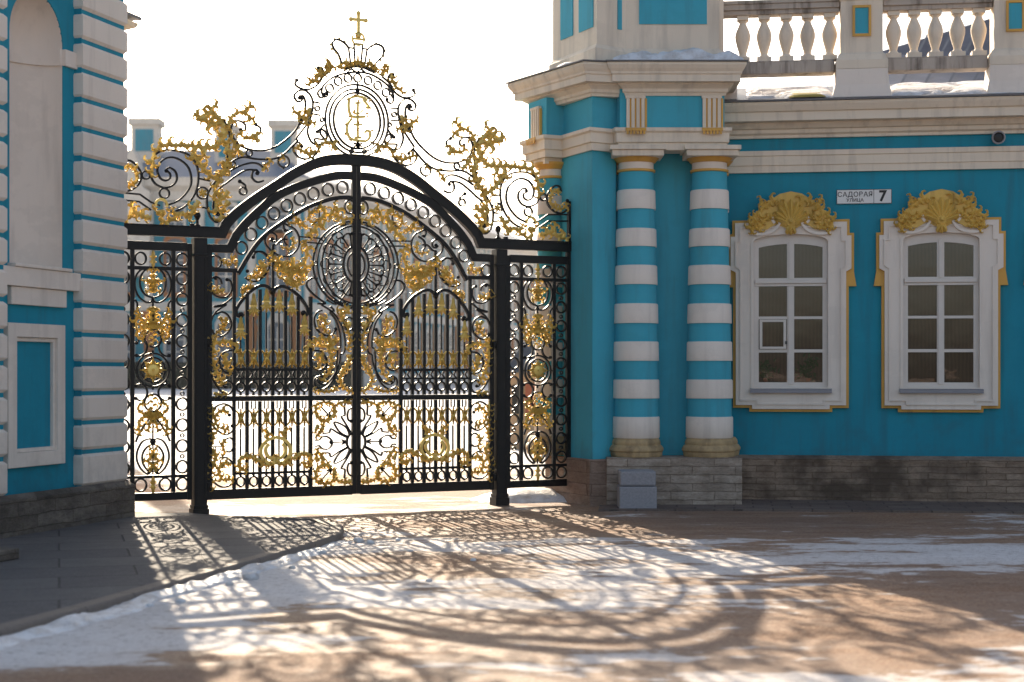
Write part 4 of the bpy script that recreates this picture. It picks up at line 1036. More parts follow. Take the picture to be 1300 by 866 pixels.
# roof skirt with snow behind the drip edge
zr = zc+0.43
m = MB(); m.add([(-0.3, -0.39, zr), (WL, -0.39, zr), (WL, 1.6, zr+0.50), (-0.3, 1.6, zr+0.50), (-0.3, 1.6, zr-0.1), (WL, 1.6, zr-0.1), (-0.3, -0.39, zr-0.02), (WL, -0.39, zr-0.02)], [(0,1,2,3), (3,2,5,4), (6,7,1,0)])
m.build('roof', M['metal_roof'], wing)
def snow_sheet(name, x0, x1, y0, y1, zf, parent, th=0.03, seed=0, cut=0.0, step=0.06, mat='snow'):
    """a lumpy layer of snow lying on a slope zf(x,y); thins out to nothing where the noise is low"""
    nx = max(2, int((x1-x0)/step)); ny = max(2, int((y1-y0)/step)); m = MB(); vs = []
    for j in range(ny+1):
        for i in range(nx+1):
            x = x0+(x1-x0)*i/nx; y = y0+(y1-y0)*j/ny
            e = min(i, nx-i, j, ny-j); e = min(1, e/2.5)
            h = (mn.fractal(Vector((x*2.2, y*2.2, seed*7.3)), 0.8, 2, 4)-cut)
            vs.append((x, y, zf(x, y)+(-0.012 + (th*(0.55+0.6*max(0, min(1, h+0.6))) if h > -0.25 else 0))*1.0*e - (0.02 if e <= 0 else 0)))
    fs = [(j*(nx+1)+i, j*(nx+1)+i+1, (j+1)*(nx+1)+i+1, (j+1)*(nx+1)+i) for j in range(ny) for i in range(nx)]
    m.add(vs, fs); o = m.build(name, M[mat], parent, smooth=True, fix=False); return o
rs = lambda x, y: zr+0.25*(y+0.39)
for k, (a, b, c) in enumerate([(0.30, 1.45, 0.0), (2.05, 3.95, -0.1), (4.3, 4.55, 0.0), (4.7, 8.8, 0.1)]):
    snow_sheet('roof_snow', a, b, -0.34, 1.5, rs, wing, 0.05, k, c)
mo = snow_sheet('moss_patch', 0.85, 1.30, -0.36, 0.1, lambda x, y: rs(x, y)+0.035, wing, 0.02, 9, -0.6)
mo.data.materials.clear(); mo.data.materials.append(simple('yellow_moss', (0.34, 0.27, 0.06), 0.95, 0, 30, 0.5, 0.6))
# ---- balustrade on the roof edge
bal = empty('balustrade', (0, 0, 0)); bal.parent = wing
zq0, zq1 = 5.335, 5.50
YB = -0.02
def pedestal(x0, x1):
    m = MB(); m.box(x0, x1, YB-0.17, YB+0.17, zq1+0.02, 6.28)
    cx = (x0+x1)/2; w = (x1-x0)/2
    R = [[(cx-w-o, YB-0.17-o, z), (cx+w+o, YB-0.17-o, z), (cx+w+o, YB+0.17+o, z), (cx-w-o, YB+0.17+o, z)] for o, z in [(0.06, zq0+0.02), (0.06, zq1-0.04), (0.045, zq1-0.02), (0.03, zq1+0.03), (0.0, zq1+0.06)]]
    m.loft(R)
    R = [[(cx-w-o, YB-0.17-o, z), (cx+w+o, YB-0.17-o, z), (cx+w+o, YB+0.17+o, z), (cx-w-o, YB+0.17+o, z)] for o, z in [(0.0, 6.20), (0.03, 6.23), (0.05, 6.25), (0.05, 6.33), (0.0, 6.34)]]
    m.loft(R)
    p = m.build('pedestal', M['cream'], bal)
    f = MB(); pw, ph0, ph1 = w*0.44, 5.76, 6.14
    f.plate([(cx-pw, ph0), (cx+pw, ph0), (cx+pw, ph1), (cx-pw, ph1)], [[(cx-pw+.03, ph0+.03), (cx-pw+.03, ph1-.03), (cx+pw-.03, ph1-.03), (cx+pw-.03, ph0+.03)]], YB-0.195, YB-0.165)
    f.build('panel_border', M['ochre'], p)
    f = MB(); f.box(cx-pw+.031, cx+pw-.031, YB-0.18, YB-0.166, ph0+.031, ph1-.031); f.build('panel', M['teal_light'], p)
    # flared lead-covered foot standing on the roof
    m = MB(); R = [[(cx-w-o, YB-0.17-o, z), (cx+w+o, YB-0.17-o, z), (cx+w+o, YB+0.17, z), (cx-w-o, YB+0.17, z)] for o, z in [(0.115, zr+0.0), (0.10, zr+0.05), (0.07, zr+0.18), (0.055, zq0+0.018)]]
    m.loft(R); m.build('pedestal_foot', M['white'], bal)
peds = []
for a, b in ((1066, 1119), (1259, 1312), (1452, 1505), (1645, 1700)):
    x0, x1 = wing_at(a, 50)[0], wing_at(b, 50)[0]; peds.append((x0, x1)); pedestal(x0, x1)
def balu(x, parent):
    m = MB(); H = 6.085-5.50
    pr = [(0.085, 0), (0.085, 0.10), (0.062, 0.13), (0.045, 0.17), (0.05, 0.22), (0.075, 0.36), (0.094, 0.50), (0.096, 0.58), (0.082, 0.68), (0.05, 0.80), (0.040, 0.85), (0.055, 0.87), (0.055, 0.89), (0.045, 0.91)]
    m.lathe(x, YB, [(r, 5.50+z*H) for r, z in pr], 20)
    m.box(x-0.088, x+0.088, YB-0.088, YB+0.088, 5.50+0.003, 5.50+0.06); m.box(x-0.072, x+0.072, YB-0.072, YB+0.072, 5.50+0.905*H, 6.084)
    return m.build('baluster', M['cream'], parent, smooth=0.6)
b0 = balu(0, bal)
def run(x0, x1, n, xs=None):
    xs = xs or [x0+(x1-x0)*(i+0.5)/n for i in range(n)]
    for x in xs:
        c = b0.copy(); COL.objects.link(c); c.parent = bal; c.location = (x, 0, 0)
run(0, 0, 0, [wing_at(x, 50)[0] for x in (943, 970, 998, 1025, 1053)])
run(0, 0, 0, [wing_at(x, 50)[0] for x in (1134, 1160, 1187, 1215, 1242)])
run(0, 0, 0, [wing_at(x, 50)[0] for x in (1327, 1353, 1380)])
bpy.data.objects.remove(b0)
xs = [-0.2] + [v for p in peds for v in (p[0]-0.01, p[1]+0.01)]
for i in range(0, len(xs)-1, 2):
    a, b = xs[i], xs[i+1]
    m = MB(); m.box(a, b-0.06 if i else b-0.06, YB-0.13, YB+0.13, zq0, zq1-0.02); m.box(a, b-0.06, YB-0.115, YB+0.115, zq1-0.02, zq1); m.build('base_beam', M['weather'], bal, bevel=0.01)
    m = MB(); m.box(a, b, YB-0.10, YB+0.10, 6.085, 6.14); m.box(a, b, YB-0.13, YB+0.13, 6.14, 6.21); m.box(a, b, YB-0.15, YB+0.15, 6.21, 6.255); m.build('handrail', M['weather'], bal, bevel=0.008)
m = MB(); m.box(-0.12, 0.22, YB-0.21, YB+0.17, zr+0.02, zq0); m.build('pedestal_foot', M['white'], bal, bevel=0.01)

# ---- windows
def window(cx_px, top, first):
    w = empty('window', (wing_at(cx_px, 400)[0], 0, 0)); w.parent = wing
    S = 19.62/F                              # metres per pixel at the wall
    def q(pts, mx=0): return [(a*S/WC_*0.992, EYE+(HZ-b)*S) for a, b in pts]
    dy = 0
    # outline (half, px from the centre line): ears at the top, stepped foot
    half = [(0, 523), (52.5, 523), (52.5, 518), (73, 518), (73, 363.5), (80, 363.5), (77, 347), (80, 347), (80, 296), (74.5, 296), (74.5, 278.5), (0, 278.5)]
    half = [(0, 523), (52, 523), (52, 518), (72.5, 518), (72.5, 363.5), (82, 363.5), (79, 345), (79, 296), (73.5, 296), (73.5, 278.5), (0, 278.5)]
    def ring(h, d=0):
        r = q(h); l = [(-a, b) for a, b in reversed(r[1:-1])]; return r + l
    outer = ring(half)
    half2 = [(0, 519.5), (48.5, 519.5), (48.5, 514.5), (69, 514.5), (69, 345), (75.5, 341.5), (75.5, 299.5), (70, 299.5), (70, 282), (0, 282)]
    cream = ring(half2)
    op = [(0, 492), (46.5, 492), (46.5, 306)] + [(46.5*math.cos(a), 306-9.0*math.sin(a)) for a in (0.35, 0.7, 1.05, 1.35)] + [(0, 297)]
    hole = ring(op)
    m = MB(); m.plate(outer, [ring([(0, 515), (46, 515), (66, 510), (66, 345), (70, 340), (70, 302), (66, 302), (66, 285), (0, 285)])], -0.055, 0.02); m.build('ochre_border', M['ochre'], w)
    m = MB(); m.plate(cream, [hole], -0.10, 0.012); sr = m.build('surround', M['white'], w, bevel=0.006)
    h3 = [(0, 514), (43, 514), (43, 509), (64, 509), (64, 342), (70, 338), (70, 304.5), (64.5, 304.5), (64.5, 287), (0, 287)]
    h4 = [(0, 512), (41, 512), (41, 507), (62, 507), (62, 341), (68, 337), (68, 306.5), (62.5, 306.5), (62.5, 289), (0, 289)]
    m = MB(); m.plate(ring(h3), [ring(h4)], -0.118, -0.098); m.build('bead', M['white'], sr)
    o2 = [(0, 495), (50, 495), (50, 305)] + [(50*math.cos(a), 305-10.5*math.sin(a)) for a in (0.35, 0.7, 1.05, 1.35)] + [(0, 294)]
    m = MB(); m.plate(ring(o2), [hole], -0.113, -0.098); m.build('inner_bead', M['white'], sr)
    # sill
    xa = 51*S
    m = MB(); z0, z1 = EYE+(HZ-499)*S, EYE+(HZ-491)*S
    m.loft([[(-xa, -0.16, z0), (-xa, -0.16, z0+0.045), (-xa, 0.0, z1), (-xa, 0.0, z0)], [(xa, -0.16, z0), (xa, -0.16, z0+0.045), (xa, 0.0, z1), (xa, 0.0, z0)]]); m.build('sill', M['lead'], w)
    # sash: outer frame with arched head, mullion, transom, glazing bars
    so = [(0, 493), (47.5, 493), (47.5, 306)] + [(47.5*math.cos(a), 306-10.0*math.sin(a)) for a in (0.35, 0.7, 1.05, 1.35)] + [(0, 296)]
    def pane(x0, x1, y0, y1, arch=False):
        if arch:
            ys = lambda x: y0 + (abs(x)/44.0)**2*5.5
            pts = [(x0, y1), (x1, y1)] + [(x1+(x0-x1)*k/5, ys(x1+(x0-x1)*k/5)) for k in range(6)]
        else: pts = [(x0, y1), (x1, y1), (x1, y0), (x0, y0)]
        return q(pts)
    cols = [(-40, -4.5), (4.5, 40)]
    holes = []
    for c in cols:
        holes += [pane(*c, 309, 352.5, True), pane(*c, 363, 401.5), pane(*c, 405, 443.5), pane(*c, 447.5, 485.5)]
    m = MB(); m.plate(ring(so), holes, -0.048, -0.012); sh = m.build('sash', M['frame_white'], w, bevel=0.004)
    m = MB(); m.box(-44.5*S, 44.5*S, -0.075, -0.049, EYE+(HZ-359.5)*S, EYE+(HZ-354.5)*S); m.box(-44.5*S, 44.5*S, -0.06, -0.049, EYE+(HZ-363)*S, EYE+(HZ-360.5)*S); m.build('transom', M['frame_white'], sh, bevel=0.004)
    m = MB(); m.box(-3.0*S, 3.0*S, -0.062, -0.049, EYE+(HZ-488)*S, EYE+(HZ-363.5)*S); m.box(-2.2*S, 2.2*S, -0.062, -0.049, EYE+(HZ-353.5)*S, EYE+(HZ-306)*S); m.build('mullion', M['frame_white'], sh, bevel=0.003)
    if first:
        m = MB(); m.plate(q([(-39, 443), (-5.5, 443), (-5.5, 405.5), (-39, 405.5)]), [q([(-35.5, 440), (-9, 440), (-9, 408.5), (-35.5, 408.5)])], -0.07, -0.049); m.build('vent_sash', M['frame_white'], sh, bevel=0.003)
        m = MB(); m.box(-6.8*S, -4.6*S, -0.085, -0.071, EYE+(HZ-437)*S, EYE+(HZ-433)*S); m.build('latch', M['black'], sh)
    for h in holes:
        m = MB(); m.plate(h, [], -0.034, -0.029); m.build('pane', M['glass'], sh)
    m = MB(); m.plate(ring(so), [], -0.004, 0.01); m.build('curtain', M['curtain'], w)
    # gilded cartouche over the head
    cart(w, S)
    return w
def cart(w, S):
    def q(pts): return [(a*S*1.002, EYE+(HZ-b)*S) for a, b in pts]
    m = MB()
    I_ = Iron(); I_.P = lambda u, v, o=0.0: (u, o-0.125, v)
    # fanned shell
    for k in range(9):
        a = PI/2 + (k-4)*0.30; L = (0.30 - 0.012*abs(k-4)**1.4)
        I_.blade((0.0, EYE+(HZ-284)*S), a, L, 0.085, 0.0, 0.045)
    # core: a raised heart shaped boss
    I_.disc((0, EYE+(HZ-281)*S), 0.085, 0.06, 18); I_.disc((0, EYE+(HZ-281)*S), 0.045, 0.085, 12)
    for a in (-1.57, -1.1, -2.04): I_.blade((0, EYE+(HZ-286)*S), a, 0.12, 0.07, 0, 0.04)
    for sd in (-1, 1):
        c = lambda L: [(sd*a*S, EYE+(HZ-b)*S) for a, b in L]
        I_.acanthus(c([(6, 262), (18, 254), (28, 258), (37, 266), (44, 272), (50, 277)]), 0.11, 0.05, 2 if sd > 0 else 3, 1.3)
        I_.acanthus(c([(8, 284), (14, 276), (24, 272), (33, 280), (40, 290), (47, 288)]), 0.085, 0.04, 5 if sd > 0 else 4, 1.4)
        I_.acanthus(c([(30, 262), (36, 258), (38, 252)]), 0.08, 0.045, 4, 1.0)
        I_.acanthus(c([(46, 280), (51, 286), (48, 294)]), 0.08, 0.045, 1, 1.0)
        # cream volute under the leaves
        V = Iron(); V.P = lambda u, v, o=0.0: (u, o-0.118, v)
        V.ribbon(c([(50, 296), (36, 297), (24, 294), (16, 287), (14, 279), (19, 275), (23, 279), (20, 283)]), 0.032, 0.05); V.build('volute', M['white'], w, smooth=0.6)
    # backing plate keeps the ornament one piece
    m.plate(q([(-49, 290), (-30, 291), (-18, 284), (0, 293), (18, 284), (30, 291), (49, 290), (48, 277), (38, 262), (26, 254), (14, 246), (0, 243), (-14, 246), (-26, 254), (-38, 262), (-48, 277)]), [], -0.13, -0.06)
    o0 = I_; o0.add(m.v, m.f)
    o0.build('cartouche', M['cart'], w, smooth=0.5)
w1 = window(1003.5, 0, True); w2 = window(1193.5, 0, False)
w3 = window(1386, 0, False)
# house plants on the inner sill of the first window
def plant(px, py, h, seed, label):
    a, z = wing_at(px, py); rnd = random.Random(seed)
    e = empty('potted_plant', (W0[0]+a*WC_-0*WS_, W0[1]-a*WS_, 0), -WT)
    tag(e, label, 'houseplant', 'houseplants behind the glass')
    zz = EYE+(HZ-485)*19.62/F
    m = MB(); m.lathe(0, -0.020, [(0.022, zz), (0.032, zz+0.05), (0.034, zz+0.05)], 10); 
    # flattened to fit between curtain and pane
    m.v = [(x, -0.0165+(y+0.02)*0.25, z_) for x, y, z_ in m.v]
    m.build('pot', M['pot'], e)
    m = MB()
    for k in range(60):
        x = rnd.gauss(0, 0.06); z_ = zz+0.05+rnd.random()*h; s = rnd.uniform(0.022, 0.042); an = rnd.random()*6.3
        m.add([(x, -0.024, z_), (x+s*math.cos(an)-s*0.4*math.sin(an), -0.026, z_+s*math.sin(an)+s*.4*math.cos(an)), (x+1.9*s*math.cos(an), -0.022, z_+1.9*s*math.sin(an)), (x+s*math.cos(an)+s*0.4*math.sin(an), -0.010, z_+s*math.sin(an)-s*.4*math.cos(an))], [(0, 1, 2, 3)])
    for k in range(5): x = rnd.gauss(0, 0.02); m.box(x-0.003, x+0.003, -0.022, -0.016, zz+0.045, zz+0.05+h*0.8)
    m.build('foliage', M['leaf'], e, fix=False)
plant(1026, 470, 0.26, 3, 'bushy dark potted plant in the lower right pane of the window beside the columns')
plant(972, 476, 0.20, 8, 'small potted plant in the lower left pane of the window beside the columns')

# ---- house number plate
def text_mesh(txt, size, x, y, z, mat, parent, name, bold=0.0, ax='CENTER'):
    cu = bpy.data.curves.new('t', 'FONT'); cu.body = txt; cu.size = size; cu.align_x = ax; cu.align_y = 'CENTER'; cu.extrude = 0.001; cu.space_character = 1.06; cu.offset = bold
    o = bpy.data.objects.new('t', cu); COL.objects.link(o)
    dg = bpy.context.evaluated_depsgraph_get(); me = bpy.data.meshes.new_from_object(o.evaluated_get(dg)); bpy.data.objects.remove(o)
    me.materials.clear(); me.materials.append(mat)
    me.transform(Matrix.Translation((x, y, z)) @ Matrix.Rotation(PI/2, 4, 'X'))
    r = bpy.data.objects.new(name, me); COL.objects.link(r); r.parent = parent; return r
a0, z0 = wing_at(1062, 259.5); a1, z1 = wing_at(1132, 240)
sg_ = empty('house_number_plate', (W0[0]+a0*WC_, W0[1]-a0*WS_, z0), -WT)
tag(sg_, 'white street name and number 7 plate on the turquoise wall between the windows', 'sign')
sw, sh_ = a1-a0, z1-z0
m = MB(); m.box(0, sw, -0.018, -0.002, 0, sh_); m.build('plate', M['sign_white'], sg_, bevel=0.003)
m = MB(); dx = sw*0.675; m.box(dx-0.003, dx+0.003, -0.021, -0.0185, 0.0, sh_); m.plate([(0, 0), (sw, 0), (sw, sh_), (0, sh_)], [[(0.006, 0.006), (0.006, sh_-0.006), (sw-0.006, sh_-0.006), (sw-0.006, 0.006)]], -0.0215, -0.019); m.build('border', M['black'], sg_)
text_mesh('САДОВАЯ', 0.084, sw*0.335, -0.0205, sh_*0.64, M['black'], sg_, 'street_name', 0.0006)
text_mesh('УЛИЦА', 0.058, sw*0.335, -0.0205, sh_*0.25, M['black'], sg_, 'street_word', 0.0008)
text_mesh('7', 0.185, sw*0.835, -0.0205, sh_*0.49, M['black'], sg_, 'number', 0.006)
# ---- round vent outlet under the cornice
a, z = wing_at(1265, 177)
e = empty('round_wall_outlet', (W0[0]+a*WC_, W0[1]-a*WS_, z), -WT); tag(e, 'small round grey wall outlet with dark opening under the cornice above the far window', 'wall fitting')
m = MB(); R = []
for r, y in ((0.055, 0.0), (0.055, -0.10), (0.078, -0.12), (0.082, -0.17), (0.066, -0.18), (0.060, -0.155)):
    R.append([(r*math.cos(2*PI*i/24), y, r*math.sin(2*PI*i/24)) for i in range(24)])
m.loft(R, cap=False); m.build('housing', M['granite'], e, smooth=0.6)
m = MB(); m.loft([[(0.06*math.cos(2*PI*i/24)*k, -0.156-0.012*(1-k), 0.06*math.sin(2*PI*i/24)*k) for i in range(24)] for k in (1, 0.8, 0.4, 0.05)]); m.build('lens', M['black'], e, smooth=True)  # black disc puts the shade inside the open pipe into colour

# paving strip under the wall
sp = MB(); a_, b_2 = (W0[0]-1.9, W0[1]+0.27), (W0[0]+WL*WC_, W0[1]-WL*WS_)
sp.prism([(b_2[0], b_2[1]), (a_[0]+1.5, a_[1]-0.2), (1.05, 18.85), (1.0, 18.25), (2.9, 18.3), (b_2[0], b_2[1]-1.35)][::-1], -0.05, 0.022)
tag(sp.build('wallside_path', M['strip'], None), kind='structure')

# ================================================================ TOWER with striped columns
tower = empty('gate_tower', (0, 0, 0)); tag(tower, 'turquoise and cream corner tower on paired striped columns beside the gate', 'tower')
TC = Vector((0.97, 19.02)); TD = Vector((-0.427, 0.904)); TN = Vector((-0.904, -0.427))
def TL(k, o=0.0): p = TC + TD*k + TN*o; return (p.x, p.y)
KW = 1.15
body = [TL(KW), TL(0), (1.27, 19.26), (1.30, 19.50), (2.655, 19.50), (2.67, 21.2), (0.9, 21.6)]
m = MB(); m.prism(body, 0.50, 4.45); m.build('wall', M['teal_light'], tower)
plin = [TL(KW+0.02, 0.055), TL(-0.03, 0.055), (1.15, 19.0), (1.15, 20.0), (2.6, 20.0), (2.6, 21.1), (0.9, 21.5)]
m = MB(); m.prism(plin, -0.06, 0.56); m.build('plinth', M['stone_b'], tower, bevel=0.012)
m = MB(); m.box(1.139, 2.768, 18.95, 19.75, -0.06, 0.585); ped = m.build('column_pedestal', M['stone_p'], tower, bevel=0.012)
# columns with painted drums
Zs = lambda y: EYE+(HZ-y)*0.0095
bands = [(557, 529.5, 0), (529.5, 506, 1), (506, 482, 0), (482, 458, 1), (458, 433.5, 0), (433.5, 410, 1), (410, 385, 0), (385, 360.5, 1), (360.5, 336, 0), (336, 312, 1), (312, 289, 0), (289, 264, 1), (264, 239.5, 0), (239.5, 216.5, 1)]
def column(cx, cy, rb=0.272, rt=0.212, name='column', n=40):
    e = empty(name, (cx, cy, 0)); e.parent = tower
    m = MB(); prof = []; mats = []
    zt, zbm = Zs(216.5), Zs(557)
    def rad(z): f = (z-zbm)/(zt-zbm); return rb + (rt-rb)*(f**1.5)
    for y0, y1, k in bands:
        a, b = Zs(y0), Zs(y1)
        ex = 0.016 if k == 0 else 0.0
        if prof: prof.append((rad(a)+ex, a)); mats.append(0 if k == 0 else (0 if prof[-2][0] > prof[-1][0] else 1))
        if k == 0:
            if not prof: prof.append((rad(a)+ex-0.01, a))
            prof.append((rad(a)+ex, a+0.012)); mats.append(0); prof.append((rad(b)+ex, b-0.012)); mats.append(0); prof.append((rad(b)+ex-0.008, b)); mats.append(0)
        else:
            prof.append((rad(b), b)); mats.append(1)
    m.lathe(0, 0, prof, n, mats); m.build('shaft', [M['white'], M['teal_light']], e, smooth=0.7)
    m = MB(); z0 = 0.587
    pr = [(0.31, z0), (0.32, z0+0.03), (0.32, z0+0.055), (0.335, z0+0.075), (0.335, z0+0.10), (0.315, z0+0.13), (0.295, z0+0.145), (0.300, z0+0.165), (0.290, z0+0.20), (0.27, z0+0.225)]
    m.lathe(0, 0, pr, n); m.build('base', M['ochre_dull'], e, smooth=0.6)
    m = MB(); zc_ = Zs(216.5)
    m.lathe(0, 0, [(rt, zc_), (rt+0.022, zc_+0.005), (rt+0.022, zc_+0.03), (rt, zc_+0.035), (rt, zc_+0.115), (rt+0.02, zc_+0.12), (rt+0.045, zc_+0.15), (rt+0.07, zc_+0.175), (rt+0.07, zc_+0.20), (rt+0.04, zc_+0.205)], n, [1, 1, 1, 0, 1, 1, 1, 1, 1])
    m.build('capital', [M['white'], M['ochre']], e, smooth=0.6)
    return e
column(1.517, 19.25); column(2.412, 19.25)
column(1.40, 19.52, 0.20, 0.17); column(2.50, 19.56, 0.20, 0.17)
rc = TL(0.99, 0.05); column(rc[0], rc[1], 0.20, 0.165)
# entablature
z_a0 = 4.293
def ent_plan():
    return [TL(1.28, -0.6), TL(1.28, 0.24), TL(0.76, 0.24), TL(0.76, 0.0), TL(0, 0), (1.27, 19.20), (1.305, 19.03), (2.565, 19.03), (2.60, 19.9), (2.60, 21.0)]
ep = ent_plan()
m = MB()
sweep(m, ep, [(-0.3, z_a0), (0.03, z_a0), (0.03, z_a0+0.085), (0.055, z_a0+0.095), (0.055, z_a0+0.205), (0.085, z_a0+0.225), (0.085, z_a0+0.265), (-0.3, z_a0+0.265)])
m.build('architrave', M['cream'], tower)
for cx_, w_ in ((1.517, 0.31), (2.412, 0.31)):      # blocks over the capitals
    m = MB(); m.box(cx_-w_, cx_+w_, 18.93, 19.45, z_a0-0.075, z_a0-0.003); m.box(cx_-w_-0.03, cx_+w_+0.03, 18.90, 19.45, z_a0-0.003, z_a0+0.05); m.build('abacus', M['cream'], tower, bevel=0.006)
m = MB(); c = TL(0.99, 0.05); m.lathe(c[0], c[1], [(0.27, z_a0-0.075), (0.27, z_a0-0.003)], 4, None, PI/4+math.atan2(TD.y, TD.x), PI/4+math.atan2(TD.y, TD.x)+2*PI); m.build('abacus', M['cream'], tower)
zf0, zf1 = z_a0+0.268, 4.985
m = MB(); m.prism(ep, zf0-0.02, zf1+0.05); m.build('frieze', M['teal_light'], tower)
m = MB(); m.prism([(x, y) for x, y in ep], z_a0+0.02, zf0-0.03); m.build('core', M['teal'], tower)
m = MB(); Zc = zf1
prof = [(-0.3, Zc-0.035), (0.02, Zc-0.035), (0.03, Zc-0.005), (0.05, Zc+0.01), (0.05, Zc+0.045), (0.08, Zc+0.07), (0.11, Zc+0.09), (0.11, Zc+0.105), (0.185, Zc+0.11), (0.185, Zc+0.19), (0.20, Zc+0.20), (0.205, Zc+0.225), (0.23, Zc+0.26), (0.25, Zc+0.30), (0.25, Zc+0.33), (-0.3, Zc+0.34)]
cp = [TL(1.28, -0.6), TL(1.28, 0.20), TL(0, 0.02), (1.27, 19.16), (1.305, 19.03), (2.565, 19.03), (2.60, 19.9), (2.60, 21.0)]
cp = [TL(1.28, -0.6), TL(1.28, 0.14), TL(0, 0.0), (1.22, 19.10), (1.305, 19.03), (2.565, 19.03), (2.60, 19.9), (2.60, 21.0)]
cpl = [TL(1.28, -0.6), TL(1.28, 0.14), TL(0, 0.0), (1.55, 19.16), (1.55, 20.0)]; cpr = [(1.385, 20.0), (1.385, 19.03), (2.555, 19.03), (2.58, 19.9), (2.58, 21.0)]
sweep(m, cpl, [(o, z-0.004) for o, z in prof]); sweep(m, cpr, prof); m.build('cornice', M['cream'], tower)
fl = [(-0.3, Zc+0.343), (0.27, Zc+0.335), (0.27, Zc+0.350), (-0.3, Zc+0.40)]
m = MB(); sweep(m, cpl, [(o, z-0.004) for o, z in fl]); sweep(m, cpr, fl); m.prism([cp[0], TL(1.28, 0.1), TL(0, -0.05), (1.3, 19.15), (2.5, 19.15), (2.55, 21.0)], Zc+0.28, Zc+0.405); m.build('metal_flashing', M['metal_roof'], tower)
# triglyphs
def triglyph(org, ex, ny, name='triglyph'):
    """org: plan point at the foot of the face, ex: unit vector along the face, ny: outward unit vector"""
    e = MB(); g_ = MB(); w = 0.24
    def tr(a, o): return (org[0]+ex[0]*a+ny[0]*o, org[1]+ex[1]*a+ny[1]*o)
    def bx(mb, a0, a1, o0, o1, z0, z1):
        c = [tr(a0, o1), tr(a1, o1), tr(a1, o0), tr(a0, o0)]
        mb.add([(x, y, z0) for x, y in c]+[(x, y, z1) for x, y in c], [(0,1,2,3),(4,5,6,7),(0,1,5,4),(1,2,6,5),(2,3,7,6),(3,0,4,7)])
    za_, zb_ = zf0+0.0, zf1-0.037
    for k in range(4):
        a = -w/2+w*(k+0.5)/4; bx(e, a-0.019, a+0.019, 0.0, 0.038, za_, zb_-0.03)
    bx(e, -w/2, w/2, 0.0, 0.042, zb_-0.03, zb_)
    for k in range(4):
        a = -w/2+w*(k+0.5)/4
        if k < 3: bx(g_, a+0.019, a+0.041, 0.0, 0.022, za_, zb_-0.032)
    bx(g_, w/2-0.006, w/2+0.018, 0.0, 0.03, za_, zb_-0.032)
    t = e.build(name, M['cream'], tower); g_.build('fluting', M['ochre'], t)
    gt = MB(); bx(gt, -w/2-0.005, w/2+0.005, 0.086, 0.098, zf0-0.045, zf0-0.008)
    for k in range(6): a = -w/2+w*(k+0.5)/6; bx(gt, a-0.013, a+0.013, 0.086, 0.102, zf0-0.085, zf0-0.047)
    gt.build('guttae', M['ochre'], t)
triglyph((1.49, 19.03), (1, 0), (0, -1)); triglyph((2.41, 19.03), (1, 0), (0, -1))
c = TL(1.02, 0.24); triglyph(c, (-TD.x, -TD.y), (TN.x, TN.y))
# attic storey
za0 = Zc+0.40
At = [TL(1.15, -0.10), TL(0.12, -0.10), (1.20, 19.30), (1.36, 19.38), (2.50, 19.38), (2.60, 19.46), (2.60, 21.0), (1.0, 21.4)]
At = [TL(1.18, -0.06), TL(0.0, -0.06), (1.24, 19.22), (1.40, 19.34), (2.54, 19.34), (2.62, 19.50), (2.62, 21.0), (1.0, 21.4)]
m = MB(); m.prism(At, za0, 8.2); at = m.build('attic', M['cream'], tower)
m = MB(); sweep(m, At[:7], [(0, za0-0.02), (0.055, za0-0.02), (0.055, za0+0.14), (0.035, za0+0.16), (0.02, za0+0.19), (0, za0+0.20)]); m.build('attic_base', M['cream'], tower)
def attic_panel(p, q_, z0, z1, f0, f1):
    P0, Q0 = Vector(p), Vector(q_); d = (Q0-P0); L_ = d.length; d.normalize(); nn = Vector((d.y, -d.x))
    m = MB()
    a, b = P0+d*L_*f0, P0+d*L_*f1
    c = [(a+nn*0.012), (b+nn*0.012), (b-nn*0.02), (a-nn*0.02)]
    m.add([(v.x, v.y, z0) for v in c]+[(v.x, v.y, z1) for v in c], [(0,1,2,3),(4,5,6,7),(0,1,5,4),(1,2,6,5),(2,3,7,6),(3,0,4,7)])
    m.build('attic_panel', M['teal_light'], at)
attic_panel(At[3], At[4], za0+0.50, 7.8, 0.14, 0.87)
attic_panel(At[0], At[1], za0+0.42, 7.8, 0.20, 0.48); attic_panel(At[0], At[1], za0+0.42, 7.8, 0.62, 0.93)
attic_panel(At[2], At[3], za0+0.42, 7.8, 0.30, 0.62)
# snow lying on the cornice
def cap_snow():
    nx, ny = 46, 10; vs = []; m = MB()
    x0, x1, y0, y1 = 1.18, 2.80, 18.79, 19.45
    for j in range(ny+1):
        for i in range(nx+1):
            x = x0+(x1-x0)*i/nx; y = y0+(y1-y0)*j/ny; e = min(i/6, (nx-i)/5, j/1.6, 1)
            z = Zc+0.345 + (0.19*(0.6+0.5*mn.fractal(Vector((x*3, y*3, 2)), 0.8, 2, 3)))*max(0, min(1, e))**0.6 - (0.015 if e <= 0 else 0)
            yy = y + (0.05*mn.noise(Vector((x*3, 0, 0))) if j == 0 else 0)
            vs.append((x, yy, z))
    m.add(vs, [(j*(nx+1)+i, j*(nx+1)+i+1, (j+1)*(nx+1)+i+1, (j+1)*(nx+1)+i) for j in range(ny) for i in range(nx)])
    m.build('snow_cap', M['snow'], tower, smooth=True, fix=False)
    m = MB(); R = []
    for k in range(16):
        f = k/15; p = TL(0.02+f*0.55, 0.25); q2 = TL(0.02+f*0.55, 0.0); h = 0.035*math.sin(PI*f)+0.005
        R.append([(p[0], p[1], Zc+0.34), (p[0], p[1], Zc+0.35+h), (q2[0], q2[1], Zc+0.37+h), (q2[0], q2[1], Zc+0.34)])
    m.loft(R); m.build('snow_patch', M['snow'], tower, smooth=True)
cap_snow()
